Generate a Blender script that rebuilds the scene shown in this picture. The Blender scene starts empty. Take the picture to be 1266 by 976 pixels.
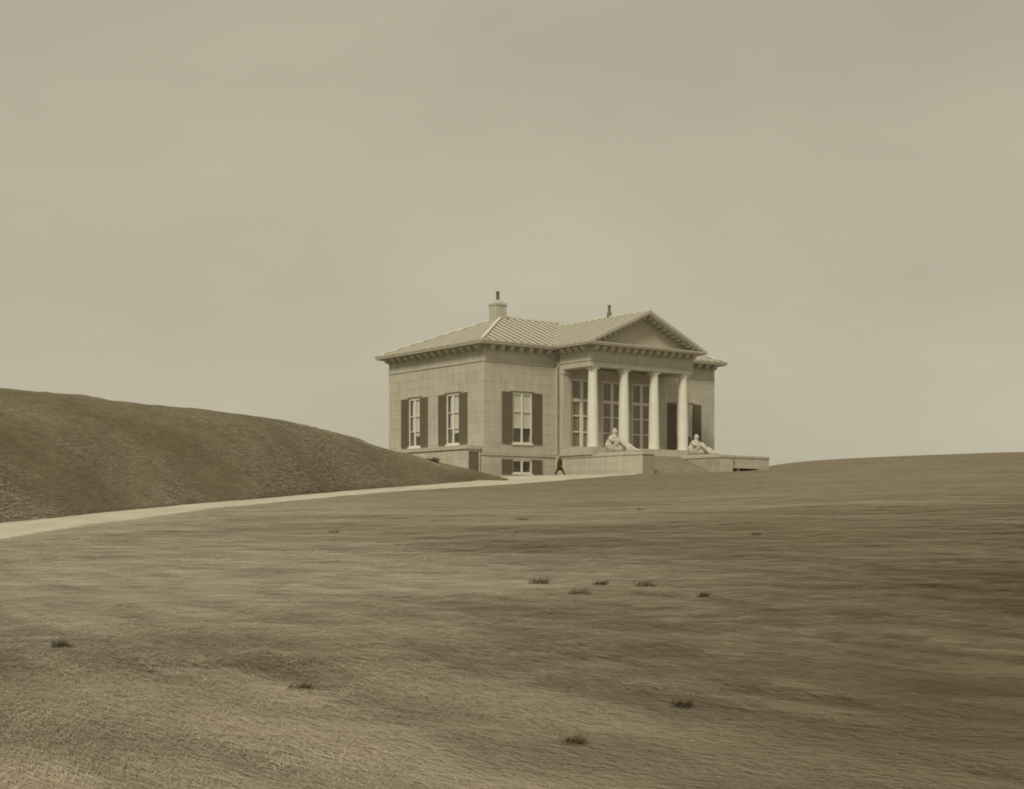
import bpy, bmesh, math, random
import numpy as np
from mathutils import Vector, Matrix

random.seed(7)
rng = np.random.default_rng(11)
scene = bpy.context.scene
COL = scene.collection

# ------------------------------------------------------------------ camera
PW, PH, F, CX, HY = 1266.0, 976.0, 1740.0, 633.0, 642.0     # size and lens of the old plate, in its own units
cam_data = bpy.data.cameras.new("camera")
cam = bpy.data.objects.new("camera", cam_data)
COL.objects.link(cam)
cam.location = (0, 0, 0)
cam.rotation_euler = (math.radians(90), 0, 0)
cam_data.sensor_fit = 'HORIZONTAL'
cam_data.sensor_width = 36.0
cam_data.lens = 36.0 * F / PW
cam_data.shift_y = (HY - PH / 2) / PW                       # rising front of the view camera
cam_data.clip_start = 0.1
cam_data.clip_end = 20000
scene.camera = cam

# ------------------------------------------------------------------ world, sun, exposure
SUN_H = Vector((-0.35, -0.937))
SUN_EL = math.radians(46)
world = bpy.data.worlds.new("World")
scene.world = world
world.use_nodes = True
nt = world.node_tree
nt.nodes.clear()
out = nt.nodes.new('ShaderNodeOutputWorld')
bg = nt.nodes.new('ShaderNodeBackground')
sky = nt.nodes.new('ShaderNodeTexSky')
sky.sky_type = 'NISHITA'
sky.sun_disc = False
sky.sun_elevation = SUN_EL
sky.sun_rotation = math.atan2(SUN_H.x, SUN_H.y)
sky.dust_density = 6.0
sky.air_density = 1.0
bw = nt.nodes.new('ShaderNodeRGBToBW')
pw = nt.nodes.new('ShaderNodeMath'); pw.operation = 'POWER'; pw.inputs[1].default_value = 0.06
ml = nt.nodes.new('ShaderNodeMath'); ml.operation = 'MULTIPLY'; ml.inputs[1].default_value = 4.75
# thin even cloud: faint mottling in the overcast
tc = nt.nodes.new('ShaderNodeTexCoord')
mp = nt.nodes.new('ShaderNodeMapping'); mp.inputs['Scale'].default_value = (1.0, 1.0, 2.4)
nz = nt.nodes.new('ShaderNodeTexNoise'); nz.inputs['Scale'].default_value = 3.4; nz.inputs['Detail'].default_value = 5
mr = nt.nodes.new('ShaderNodeMapRange'); mr.inputs['From Min'].default_value = 0.3; mr.inputs['From Max'].default_value = 0.7
mr.inputs['To Min'].default_value = 0.92; mr.inputs['To Max'].default_value = 1.06
m2 = nt.nodes.new('ShaderNodeMath'); m2.operation = 'MULTIPLY'
tint = nt.nodes.new('ShaderNodeMix'); tint.data_type = 'RGBA'; tint.blend_type = 'MULTIPLY'
tint.inputs['Factor'].default_value = 1.0
tint.inputs[7].default_value = (1.0, 0.918, 0.695, 1)        # the sepia of the print
L = nt.links.new
L(sky.outputs[0], bw.inputs[0]); L(bw.outputs[0], pw.inputs[0]); L(pw.outputs[0], ml.inputs[0])
L(tc.outputs['Generated'], mp.inputs[0]); L(mp.outputs[0], nz.inputs['Vector']); L(nz.outputs['Fac'], mr.inputs['Value'])
sx = nt.nodes.new('ShaderNodeSeparateXYZ'); er = nt.nodes.new('ShaderNodeMapRange'); er.interpolation_type = 'SMOOTHSTEP'
er.inputs['From Min'].default_value = 0.0; er.inputs['From Max'].default_value = 0.42      # the overcast thickens upwards
er.inputs['To Min'].default_value = 0.955; er.inputs['To Max'].default_value = 0.80
m3 = nt.nodes.new('ShaderNodeMath'); m3.operation = 'MULTIPLY'
L(tc.outputs['Generated'], sx.inputs[0]); L(sx.outputs['Z'], er.inputs['Value'])
L(ml.outputs[0], m3.inputs[0]); L(er.outputs[0], m3.inputs[1])
L(m3.outputs[0], m2.inputs[0]); L(mr.outputs[0], m2.inputs[1])
L(m2.outputs[0], tint.inputs[6]); L(tint.outputs[2], bg.inputs['Color'])
bg.inputs['Strength'].default_value = 0.1
L(bg.outputs[0], out.inputs[0])

sd = bpy.data.lights.new("sun", 'SUN')
sd.energy = 2.0
sd.angle = math.radians(12)
sd.color = (1.0, 0.91, 0.70)
sun = bpy.data.objects.new("sun", sd)
COL.objects.link(sun)
to_sun = Vector((SUN_H.x * math.cos(SUN_EL), SUN_H.y * math.cos(SUN_EL), math.sin(SUN_EL)))
sun.rotation_euler = to_sun.to_track_quat('Z', 'Y').to_euler()

scene.view_settings.view_transform = 'Standard'
scene.view_settings.look = 'None'
scene.view_settings.exposure = 0.12
scene.view_settings.gamma = 1.0
scene.view_settings.use_curve_mapping = False
scene.cycles.filter_width = 1.8
scene.cycles.max_bounces = 6

# ------------------------------------------------------------------ materials
MATS = {}
def material(name, col, var=0.12, scale=1.5, rough=0.85, bump=0.0, bump_scale=12.0, obj_rand=0.0,
             streak=0.0, tone_attr=False, stretch=(1, 1, 1), col2=None, scale2=0.15, detail=8, spec=0.2):
    m = bpy.data.materials.new(name); m.use_nodes = True
    n = m.node_tree.nodes; l = m.node_tree.links.new
    p = n['Principled BSDF']
    p.inputs['Roughness'].default_value = rough
    p.inputs['Specular IOR Level'].default_value = spec
    geo = n.new('ShaderNodeNewGeometry')
    mpg = n.new('ShaderNodeMapping'); mpg.inputs['Scale'].default_value = stretch
    l(geo.outputs['Position'], mpg.inputs[0])
    t = n.new('ShaderNodeTexNoise'); t.inputs['Scale'].default_value = scale; t.inputs['Detail'].default_value = detail
    t.inputs['Roughness'].default_value = 0.62
    l(mpg.outputs[0], t.inputs['Vector'])
    r = n.new('ShaderNodeMapRange')
    r.inputs['From Min'].default_value = 0.28; r.inputs['From Max'].default_value = 0.72
    r.inputs['To Min'].default_value = 1 - var; r.inputs['To Max'].default_value = 1 + var
    l(t.outputs['Fac'], r.inputs['Value'])
    val = r.outputs[0]
    if streak:
        mps = n.new('ShaderNodeMapping'); mps.inputs['Scale'].default_value = (2.2, 2.2, 0.18)
        l(geo.outputs['Position'], mps.inputs[0])
        ts = n.new('ShaderNodeTexNoise'); ts.inputs['Scale'].default_value = 1.6; ts.inputs['Detail'].default_value = 6
        l(mps.outputs[0], ts.inputs['Vector'])
        rs = n.new('ShaderNodeMapRange')
        rs.inputs['From Min'].default_value = 0.35; rs.inputs['From Max'].default_value = 0.65
        rs.inputs['To Min'].default_value = 1 - streak; rs.inputs['To Max'].default_value = 1 + streak * 0.5
        l(ts.outputs['Fac'], rs.inputs['Value'])
        mm = n.new('ShaderNodeMath'); mm.operation = 'MULTIPLY'
        l(val, mm.inputs[0]); l(rs.outputs[0], mm.inputs[1]); val = mm.outputs[0]
    if obj_rand:
        oi = n.new('ShaderNodeObjectInfo')
        ro = n.new('ShaderNodeMapRange')
        ro.inputs['To Min'].default_value = 1 - obj_rand; ro.inputs['To Max'].default_value = 1 + obj_rand
        l(oi.outputs['Random'], ro.inputs['Value'])
        mm = n.new('ShaderNodeMath'); mm.operation = 'MULTIPLY'
        l(val, mm.inputs[0]); l(ro.outputs[0], mm.inputs[1]); val = mm.outputs[0]
    base = n.new('ShaderNodeMix'); base.data_type = 'RGBA'
    base.inputs[6].default_value = (*col, 1); base.inputs[7].default_value = (*(col2 or col), 1)
    base.inputs['Factor'].default_value = 0
    if col2:
        tb = n.new('ShaderNodeTexNoise'); tb.inputs['Scale'].default_value = scale2; tb.inputs['Detail'].default_value = 6
        tb.inputs['Roughness'].default_value = 0.6
        l(mpg.outputs[0], tb.inputs['Vector'])
        rb = n.new('ShaderNodeMapRange'); rb.inputs['From Min'].default_value = 0.38; rb.inputs['From Max'].default_value = 0.64
        l(tb.outputs['Fac'], rb.inputs['Value']); l(rb.outputs[0], base.inputs['Factor'])
        if tone_attr:
            ta = n.new('ShaderNodeAttribute'); ta.attribute_name = 'tone'; l(ta.outputs['Fac'], base.inputs['Factor'])
    vm = n.new('ShaderNodeVectorMath'); vm.operation = 'SCALE'
    l(base.outputs[2], vm.inputs[0]); l(val, vm.inputs['Scale'])
    l(vm.outputs[0], p.inputs['Base Color'])
    if bump:
        tb2 = n.new('ShaderNodeTexNoise'); tb2.inputs['Scale'].default_value = bump_scale; tb2.inputs['Detail'].default_value = 8
        l(mpg.outputs[0], tb2.inputs['Vector'])
        b = n.new('ShaderNodeBump'); b.inputs['Strength'].default_value = bump; b.inputs['Distance'].default_value = 0.05
        l(tb2.outputs['Fac'], b.inputs['Height']); l(b.outputs[0], p.inputs['Normal'])
    MATS[name] = m
    return m

M_STONE = material('ashlar_stone', (0.51, 0.485, 0.415), var=0.10, scale=0.8, bump=0.35, bump_scale=9, obj_rand=0.022, streak=0.09, rough=0.9)
M_CORE = material('mortar', (0.45, 0.425, 0.36), var=0.10, rough=0.95)
M_TRIM = material('painted_trim', (0.50, 0.477, 0.405), var=0.08, scale=1.2, bump=0.2, streak=0.08)
M_PODIUM = material('podium_stone', (0.53, 0.505, 0.425), var=0.10, scale=0.7, bump=0.3, obj_rand=0.05, streak=0.09)
M_STEP = material('dark_step_stone', (0.36, 0.33, 0.265), var=0.15, scale=1.3, bump=0.3, obj_rand=0.06)
M_COLUMN = material('column_paint', (0.75, 0.73, 0.67), var=0.05, scale=1.0, bump=0.12, streak=0.05, rough=0.7)
M_ROOF = material('zinc_roof', (0.25, 0.24, 0.195), var=0.12, scale=0.6, rough=0.6, streak=0.0, bump=0.1, spec=0.35)
M_SEAM = material('zinc_seam', (0.68, 0.66, 0.58), var=0.08, scale=0.8, rough=0.6, spec=0.35)
M_SHUT = material('shutter_paint', (0.172, 0.147, 0.105), var=0.12, scale=2.5, rough=0.7, obj_rand=0.08)
M_WHITE = material('window_paint', (0.74, 0.72, 0.65), var=0.05, scale=2.0, rough=0.6)
M_BLIND = material('linen_blind', (0.90, 0.89, 0.85), var=0.04, scale=1.5, rough=0.95)
M_BACKING = material('pane_backing', (0.42, 0.375, 0.29), var=0.10, scale=1.2, rough=0.95)  # mid-tone backing for the portico panes, not a drape of the house
M_ROOM = material('dim_room', (0.60, 0.54, 0.43), var=0.15, scale=1.0, rough=0.95)
M_IRON = material('dark_iron', (0.16, 0.15, 0.12), var=0.15, rough=0.6)
M_STATUE = material('statue_stone', (0.53, 0.51, 0.445), var=0.10, scale=3.0, bump=0.3, streak=0.06)
M_PATH = material('sandy_path', (0.56, 0.53, 0.445), col2=(0.47, 0.44, 0.36), scale2=.5, var=0.14, scale=0.9, bump=0.5, bump_scale=5, rough=0.95)
M_COAT = material('dark_cloth', (0.060, 0.048, 0.030), var=0.15, scale=6, rough=0.95)
M_TROUS = material('dark_trousers', (0.065, 0.052, 0.034), var=0.15, scale=6, rough=0.95)
M_SKIN = material('skin', (0.36, 0.29, 0.20), var=0.05, rough=0.6)
M_HAIR = material('dark_hair', (0.05, 0.04, 0.03), var=0.1, rough=0.8)

def glass_material():
    m = bpy.data.materials.new('old_glass'); m.use_nodes = True
    n = m.node_tree.nodes; l = m.node_tree.links.new; n.clear()
    o = n.new('ShaderNodeOutputMaterial'); mx = n.new('ShaderNodeMixShader')
    tr = n.new('ShaderNodeBsdfTransparent'); tr.inputs[0].default_value = (0.9, 0.9, 0.88, 1)
    gl = n.new('ShaderNodeBsdfGlossy'); gl.inputs['Roughness'].default_value = 0.06
    lw = n.new('ShaderNodeLayerWeight'); lw.inputs['Blend'].default_value = .5
    fp = n.new('ShaderNodeMath'); fp.operation = 'POWER'; fp.inputs[1].default_value = 4
    l(lw.outputs['Facing'], fp.inputs[0])
    fr = n.new('ShaderNodeMath'); fr.operation = 'MULTIPLY_ADD'; fr.inputs[1].default_value = .6; fr.inputs[2].default_value = .03
    l(fp.outputs[0], fr.inputs[0])
    tx = n.new('ShaderNodeTexNoise'); tx.inputs['Scale'].default_value = 1.4
    bp = n.new('ShaderNodeBump'); bp.inputs['Strength'].default_value = 0.15
    l(tx.outputs['Fac'], bp.inputs['Height']); l(bp.outputs[0], gl.inputs['Normal'])
    l(fr.outputs[0], mx.inputs[0]); l(tr.outputs[0], mx.inputs[1]); l(gl.outputs[0], mx.inputs[2]); l(mx.outputs[0], o.inputs[0])
    return m
M_GLASS = glass_material()

# ------------------------------------------------------------------ object helpers
def tag(o, label=None, cat=None, group=None, kind=None):
    if label: o['label'] = label
    if cat: o['category'] = cat
    if group: o['group'] = group
    if kind: o['kind'] = kind
    return o

class MB:
    """collects boxes, prisms and lathes, then links them as one mesh object"""
    def __init__(self): self.v = []; self.f = []
    def add(self, vs, fs):
        k = len(self.v); self.v += [tuple(p) for p in vs]; self.f += [tuple(i + k for i in q) for q in fs]; return self
    def box(self, x0, x1, y0, y1, z0, z1):
        return self.add([(x0, y0, z0), (x1, y0, z0), (x1, y1, z0), (x0, y1, z0), (x0, y0, z1), (x1, y0, z1), (x1, y1, z1), (x0, y1, z1)],
                        [(0, 3, 2, 1), (4, 5, 6, 7), (0, 1, 5, 4), (1, 2, 6, 5), (2, 3, 7, 6), (3, 0, 4, 7)])
    def hexa(self, pts):       # 8 corners in box order
        return self.add(pts, [(0, 3, 2, 1), (4, 5, 6, 7), (0, 1, 5, 4), (1, 2, 6, 5), (2, 3, 7, 6), (3, 0, 4, 7)])
    def fbox(self, fr, a0, a1, b0, b1, c0, c1):   # along wall, outward, up
        O, d, n = fr
        P = lambda a, b, c: (O[0] + d[0] * a + n[0] * b, O[1] + d[1] * a + n[1] * b, c)
        return self.hexa([P(a0, b0, c0), P(a1, b0, c0), P(a1, b1, c0), P(a0, b1, c0), P(a0, b0, c1), P(a1, b0, c1), P(a1, b1, c1), P(a0, b1, c1)])
    def lathe(self, cx, cy, prof, seg=24):
        vs = []; fs = []
        for (r, z) in prof:
            for i in range(seg):
                t = 2 * math.pi * i / seg; vs.append((cx + r * math.cos(t), cy + r * math.sin(t), z))
        for j in range(len(prof) - 1):
            for i in range(seg):
                a = j * seg + i; b = j * seg + (i + 1) % seg
                fs.append((a, b, b + seg, a + seg))
        fs.append(tuple(range(seg - 1, -1, -1))); fs.append(tuple(range((len(prof) - 1) * seg, len(prof) * seg)))
        return self.add(vs, fs)
    def beam(self, p, q, up, w, h):               # bar from p to q, width w across, height h along up (p,q on its lower face)
        p, q, up = Vector(p), Vector(q), Vector(up).normalized()
        d = (q - p).normalized(); s = d.cross(up).normalized() * (w / 2); u = s.cross(d).normalized() * h
        return self.hexa([p - s, q - s, q + s, p + s, p - s + u, q - s + u, q + s + u, p + s + u])
    def mesh(self, name, smooth=False):
        me = bpy.data.meshes.new(name); me.from_pydata(self.v, [], self.f); me.validate()
        bm = bmesh.new(); bm.from_mesh(me); bmesh.ops.recalc_face_normals(bm, faces=bm.faces); bm.to_mesh(me); bm.free()
        if smooth:
            me.polygons.foreach_set('use_smooth', [True] * len(me.polygons)); me.set_sharp_from_angle(angle=math.radians(40))
        me.update(); return me
    def build(self, name, mat, parent=None, smooth=False):
        return link(name, self.mesh(name, smooth), mat, parent)

def link(name, me, mat, parent=None):
    o = bpy.data.objects.new(name, me)
    if mat and not me.materials: me.materials.append(mat)
    COL.objects.link(o)
    if parent: o.parent = parent
    return o

# ------------------------------------------------------------------ terrain heights (camera eye is the origin, metres)
YS = np.array([0, 8, 15, 25, 40, 60, 90, 115, 125, 131, 150, 180, 210, 260, 350, 600, 9000.])
TAB = {
 -800: [-1.6, -1.6, -1.42, -1.1, -.70, -.2, .7, 1.5, 1.8, 2.0, 2.5, 3, 3, 2, -2, -10, -10],
    8: [-1.6, -1.6, -1.40, -1.07, -.64, -.05, .9, 1.7, 2.1, 2.3, 3.0, 3.5, 3.5, 2, -2, -10, -10],
  250: [-1.6, -1.6, -1.40, -1.06, -.55, .22, 1.35, 2.3, 2.7, 3.0, 3.4, 3.8, 3.5, 2, -2, -10, -10],
  400: [-1.6, -1.6, -1.40, -1.06, -.50, .30, 1.5, 2.6, 3.1, 3.4, 3.8, 4, 3.6, 2, -2, -10, -10],
  500: [-1.6, -1.6, -1.40, -1.06, -.46, .34, 1.6, 2.75, 3.4, 3.8, 4.0, 4, 3.6, 2, -2, -10, -10],
  620: [-1.6, -1.6, -1.40, -1.06, -.42, .40, 1.75, 2.95, 3.75, 4.12, 4.18, 4, 3.6, 2, -2, -10, -10],
  800: [-1.6, -1.6, -1.40, -1.04, -.38, .50, 1.95, 3.40, 4.12, 4.18, 4.18, 4.4, 4, 2, -2, -10, -10],
  900: [-1.6, -1.6, -1.40, -1.03, -.35, .58, 2.15, 3.65, 4.22, 4.42, 4.6, 5.2, 5, 3, -2, -10, -10],
  950: [-1.6, -1.6, -1.40, -1.02, -.32, .62, 2.25, 3.75, 4.28, 4.50, 5.7, 7.32, 7.6, 6, 1, -10, -10],
 1100: [-1.6, -1.6, -1.40, -1.00, -.25, .80, 2.65, 4.50, 5.10, 5.50, 6.6, 8.05, 8.7, 8, 3, -10, -10],
 1250: [-1.6, -1.6, -1.40, -.98, -.20, .95, 3.00, 4.85, 5.60, 5.95, 7.2, 8.5, 8.9, 8.6, 4, -10, -10],
 2000: [-1.6, -1.6, -1.40, -.98, -.20, .95, 3.00, 4.85, 5.60, 5.95, 7.2, 8.8, 9.8, 10, 6, -10, -10],
}
def smooth1(a, s, axis):
    k = np.exp(-0.5 * (np.arange(-3 * s, 3 * s + 1) / s) ** 2); k /= k.sum()
    ap = np.moveaxis(a, axis, 0); n = len(ap)
    pad = np.concatenate([np.repeat(ap[:1], 3 * s, 0), ap, np.repeat(ap[-1:], 3 * s, 0)])
    r = sum(k[i] * pad[i:i + n] for i in range(len(k)))
    return np.moveaxis(r, 0, axis)
LY = np.linspace(math.log(4), math.log(9000), 700)
PXS = np.linspace(-800, 2000, 281)
T0 = np.array([np.interp(np.exp(LY), YS, TAB[k]) for k in sorted(TAB)])
kk = np.array(sorted(TAB), float)
T1 = np.array([np.interp(PXS, kk, T0[:, j]) for j in range(len(LY))]).T
T1 = smooth1(smooth1(T1, 3, 1), 4, 0)

def hash2(ix, iy, s):
    h = (ix.astype(np.int64) * 374761393 + iy.astype(np.int64) * 668265263 + s * 982451653) & 0xffffffff
    h = ((h ^ (h >> 13)) * 1274126177) & 0xffffffff
    return ((h ^ (h >> 16)) & 0xffff) / 65535.0
def vnoise(x, y, s=0):
    ix, iy = np.floor(x), np.floor(y); fx, fy = x - ix, y - iy
    fx = fx * fx * (3 - 2 * fx); fy = fy * fy * (3 - 2 * fy)
    a, b = hash2(ix, iy, s), hash2(ix + 1, iy, s); c, d = hash2(ix, iy + 1, s), hash2(ix + 1, iy + 1, s)
    return (a + (b - a) * fx) * (1 - fy) + (c + (d - c) * fx) * fy

def px_of(X, Y): return CX + F * X / np.maximum(Y, 6.0)
def lawn_z(X, Y):
    X, Y = np.asarray(X, float), np.asarray(Y, float)
    px = np.clip(px_of(X, Y), PXS[0], PXS[-1]); ly = np.log(np.clip(Y, 4, 9000))
    i = (px - PXS[0]) / (PXS[1] - PXS[0]); j = (ly - LY[0]) / (LY[1] - LY[0])
    i0 = np.clip(i.astype(int), 0, len(PXS) - 2); j0 = np.clip(j.astype(int), 0, len(LY) - 2); a, b = i - i0, j - j0
    return (T1[i0, j0] * (1 - a) + T1[i0 + 1, j0] * a) * (1 - b) + (T1[i0, j0 + 1] * (1 - a) + T1[i0 + 1, j0 + 1] * a) * b
def relief(X, Y):
    w = np.clip((115 - Y) / 40, 0, 1)
    r = (vnoise(X * .16, Y * .25, 1) - .5) * .08 + (vnoise(X * .7 + Y * .2, Y * 1.1, 2) - .5) * .035
    al, ac = X * .557 - Y * .83, X * .83 + Y * .557
    r += ((vnoise(al * .35, ac * 2.2, 31) - .5) * .035 + (vnoise(al * .9, ac * 6.5, 32) - .5) * .022) * np.clip((30 - Y) / 14, 0, 1)
    lip = 14.6 + X * .10 + (vnoise(X * .5, X * 0, 8) - .5) * 1.2
    st = .08 / (1 + np.exp(-np.clip((Y - lip) / .22, -30, 30))) * np.exp(-np.clip(Y - lip, 0, 99) / 7) * np.clip((3.5 - X) / 5, 0, 1)
    return r * w + st
def ground_at(px, py):
    """where the sight line through a plate position meets the lawn"""
    Ys = np.exp(np.linspace(math.log(6), math.log(300), 3000)); X = (px - CX) / F * Ys
    d = lawn_z(X, Ys) - (HY - py) / F * Ys
    hit = d >= 0
    k = int(np.argmax(hit)) if hit.any() else int(np.argmax(np.where(Ys < 138, d / Ys, -9)))
    return float(X[k]), float(Ys[k])

# path edges
PATH_UP = [(-260, 672), (-120, 658), (8, 645.5), (70, 640), (130, 633), (200, 627), (250, 622), (320, 617), (400, 609.5), (450, 605.5), (500, 601.5), (550, 597.5), (600, 593), (625, 587.5), (660, 586.5), (690, 585.5), (740, 585.2), (790, 584.8)]
PATH_LO = [(-260, 712), (-120, 688), (8, 667.5), (70, 657), (130, 648), (200, 638.5), (250, 631), (320, 624), (400, 616), (450, 611.5), (500, 607.5), (550, 604.5), (600, 601.5), (625, 600), (660, 597.5), (690, 595), (740, 590.5), (790, 586.3)]
NPATH = 500
PPX = np.linspace(-260, 790, NPATH)
Y_UP = smooth1(np.interp(PPX, *zip(*PATH_UP)), 6, 0); Y_LO = smooth1(np.interp(PPX, *zip(*PATH_LO)), 6, 0)
pu = np.array([ground_at(a, b) for a, b in zip(PPX, Y_UP)]); pl = np.array([ground_at(a, b) for a, b in zip(PPX, Y_LO)])
pu, pl = smooth1(pu, 4, 0), smooth1(pl, 4, 0)
def wob(n, sc, s): return (vnoise(np.arange(n) * sc, np.zeros(n) + s * 7.3, s) - .5)
dirw = (pl - pu) / np.maximum(np.linalg.norm(pl - pu, axis=1), .01)[:, None]
taper = np.clip((NPATH - 1 - np.arange(NPATH)) / 60, 0.1, 1)[:, None]
pu = pu + dirw * ((wob(NPATH, .35, 4) * .5 + wob(NPATH, .08, 5) * .7)[:, None]) * taper
pl = pl + dirw * ((wob(NPATH, .35, 6) * .55 + wob(NPATH, .08, 7) * .9)[:, None]) * taper
pm = (pu + pl) / 2
def path_dist(X, Y):
    """rough distance from the path's edge in metres, negative on it"""
    px = px_of(X, Y); a0 = np.interp(px, PPX, pu[:, 1]); a1 = np.interp(px, PPX, pl[:, 1])
    lo, hi = np.minimum(a0, a1), np.maximum(a0, a1)
    d = np.where(Y > hi, Y - hi, np.where(Y < lo, lo - Y, np.maximum(lo - Y, Y - hi))) * .35
    return np.where(px > PPX[-1], 9.0, d)
def z_ground(X, Y):
    X, Y = np.asarray(X, float), np.asarray(Y, float)
    k = np.ones(X.shape)
    near = (Y > 30) & (Y < 140)
    if near.any():
        k[near] = np.clip((path_dist(X[near], Y[near]) - .3) / 2.5, 0, 1)
    return lawn_z(X, Y) + relief(X, Y) * k

def grid_mesh(name, X, Y, Z):
    n, m = X.shape
    co = np.stack([X, Y, Z], -1).reshape(-1, 3)
    a = np.arange(n * m).reshape(n, m)
    q = np.stack([a[:-1, :-1], a[1:, :-1], a[1:, 1:], a[:-1, 1:]], -1).reshape(-1, 4)
    me = bpy.data.meshes.new(name)
    me.vertices.add(len(co)); me.vertices.foreach_set('co', co.ravel())
    me.loops.add(q.size); me.loops.foreach_set('vertex_index', q.ravel().astype(np.int32))
    me.polygons.add(len(q)); me.polygons.foreach_set('loop_start', np.arange(0, q.size, 4, dtype=np.int32))
    me.update(calc_edges=True); me.validate()
    me.polygons.foreach_set('use_smooth', np.ones(len(q), bool))
    return me

# how far the turf turns from dry straw (0) to dark heath (1): patches of growth, plus vignette darkening painted in toward the lower right
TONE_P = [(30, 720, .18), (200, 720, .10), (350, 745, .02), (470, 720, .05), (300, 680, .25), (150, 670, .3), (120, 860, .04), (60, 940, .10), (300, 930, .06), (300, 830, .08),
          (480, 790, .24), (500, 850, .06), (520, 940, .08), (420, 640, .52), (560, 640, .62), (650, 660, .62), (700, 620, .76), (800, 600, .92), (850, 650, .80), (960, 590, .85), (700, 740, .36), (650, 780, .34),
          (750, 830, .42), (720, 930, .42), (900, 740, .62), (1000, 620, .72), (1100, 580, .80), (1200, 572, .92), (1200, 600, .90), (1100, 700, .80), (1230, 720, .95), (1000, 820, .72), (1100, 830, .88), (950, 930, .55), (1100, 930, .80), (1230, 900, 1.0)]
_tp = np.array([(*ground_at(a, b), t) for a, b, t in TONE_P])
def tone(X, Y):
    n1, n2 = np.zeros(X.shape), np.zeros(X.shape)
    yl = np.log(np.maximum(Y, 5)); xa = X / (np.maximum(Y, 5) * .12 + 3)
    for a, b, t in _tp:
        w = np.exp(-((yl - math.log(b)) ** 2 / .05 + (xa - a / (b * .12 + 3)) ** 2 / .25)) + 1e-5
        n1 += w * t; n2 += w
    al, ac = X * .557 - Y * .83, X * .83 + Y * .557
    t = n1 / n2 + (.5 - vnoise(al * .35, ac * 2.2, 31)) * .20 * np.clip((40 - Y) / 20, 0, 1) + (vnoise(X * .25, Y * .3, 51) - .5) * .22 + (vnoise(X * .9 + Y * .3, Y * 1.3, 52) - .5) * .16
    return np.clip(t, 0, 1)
def add_attr(me, name, val):
    a = me.attributes.new(name, 'FLOAT', 'POINT'); a.data.foreach_set('value', val.astype(np.float32).ravel())

# ground colours: dry bent grass, darker in heathy patches and in the painted vignette
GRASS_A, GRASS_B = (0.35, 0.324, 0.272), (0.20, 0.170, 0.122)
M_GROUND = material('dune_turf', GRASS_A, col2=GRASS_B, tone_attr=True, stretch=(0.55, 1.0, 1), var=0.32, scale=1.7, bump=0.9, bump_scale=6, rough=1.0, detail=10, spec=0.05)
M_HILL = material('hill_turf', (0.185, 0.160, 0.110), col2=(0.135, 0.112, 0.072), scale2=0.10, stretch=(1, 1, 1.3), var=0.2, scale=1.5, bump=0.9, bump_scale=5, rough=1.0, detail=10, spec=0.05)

ang = np.concatenate([np.linspace(-180, -34, 50)[:-1], np.linspace(-34, 34, 430), np.linspace(34, 180, 50)[1:]])
rad = np.concatenate([[0.05], np.exp(np.linspace(math.log(1.0), math.log(400), 520)), np.exp(np.linspace(math.log(430), math.log(9000), 20))])
RR, AA = np.meshgrid(rad, np.radians(ang), indexing='ij')
GX, GY = RR * np.sin(AA), RR * np.cos(AA)
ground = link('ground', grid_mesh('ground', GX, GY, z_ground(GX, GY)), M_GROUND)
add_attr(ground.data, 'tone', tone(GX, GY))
tag(ground, kind='structure', label='open dune pasture of wind combed dry grass rising to the pavilion')

# path as its own sheet
NP2 = 9
tt = np.linspace(0, 1, NP2)[None, :]
PXg = pu[:, 0:1] * (1 - tt) + pl[:, 0:1] * tt; PYg = pu[:, 1:2] * (1 - tt) + pl[:, 1:2] * tt
PZg = z_ground(PXg, PYg) + 0.035
PZg[:, 0] -= .07; PZg[:, -1] -= .07
path = link('path', grid_mesh('path', PXg, PYg, PZg), M_PATH)
tag(path, kind='structure', label='pale sandy path curving along the foot of the hill to the pavilion')

# hill: crest line (plate position, distance) and foot just above the path
CREST = [(-800, 468, 70), (-300, 472, 78), (8, 481, 88), (60, 487, 90), (130, 494.5, 93), (250, 506, 99), (340, 518, 104), (400, 531, 109), (440, 543, 114), (475, 555.5, 119), (500, 559.5, 122), (525, 566, 122.5), (540, 570.5, 122.5), (560, 575.5, 122), (580, 580, 121), (605, 586, 119.5), (630, 594, 117.5)]
FOOT = [(-800, 735), (-300, 680), (-120, 659)] + [(a, b + .5) for a, b in PATH_UP[2:13]] + [(630, 594.5)]
cpx = np.array([c[0] for c in CREST], float)
hp = np.linspace(-800, 628, 420)
yc = smooth1(np.interp(hp, cpx, [c[1] for c in CREST]), 3, 0); Yc = smooth1(np.interp(hp, cpx, [c[2] for c in CREST]), 3, 0)
fpx = np.array([f[0] for f in FOOT], float); fY = np.array([ground_at(*f)[1] for f in FOOT])
Yf = np.minimum(np.interp(hp, fpx, fY), Yc - .8)
back = np.interp(hp, [-800, 440, 520, 628], [60, 40, 9, 4])
NS = 150
S_ = np.concatenate([np.linspace(-.08, 1, 110), 1 + np.linspace(0, 1, 41)[1:]])
HXg, HYg, HZg = [], [], []
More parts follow.
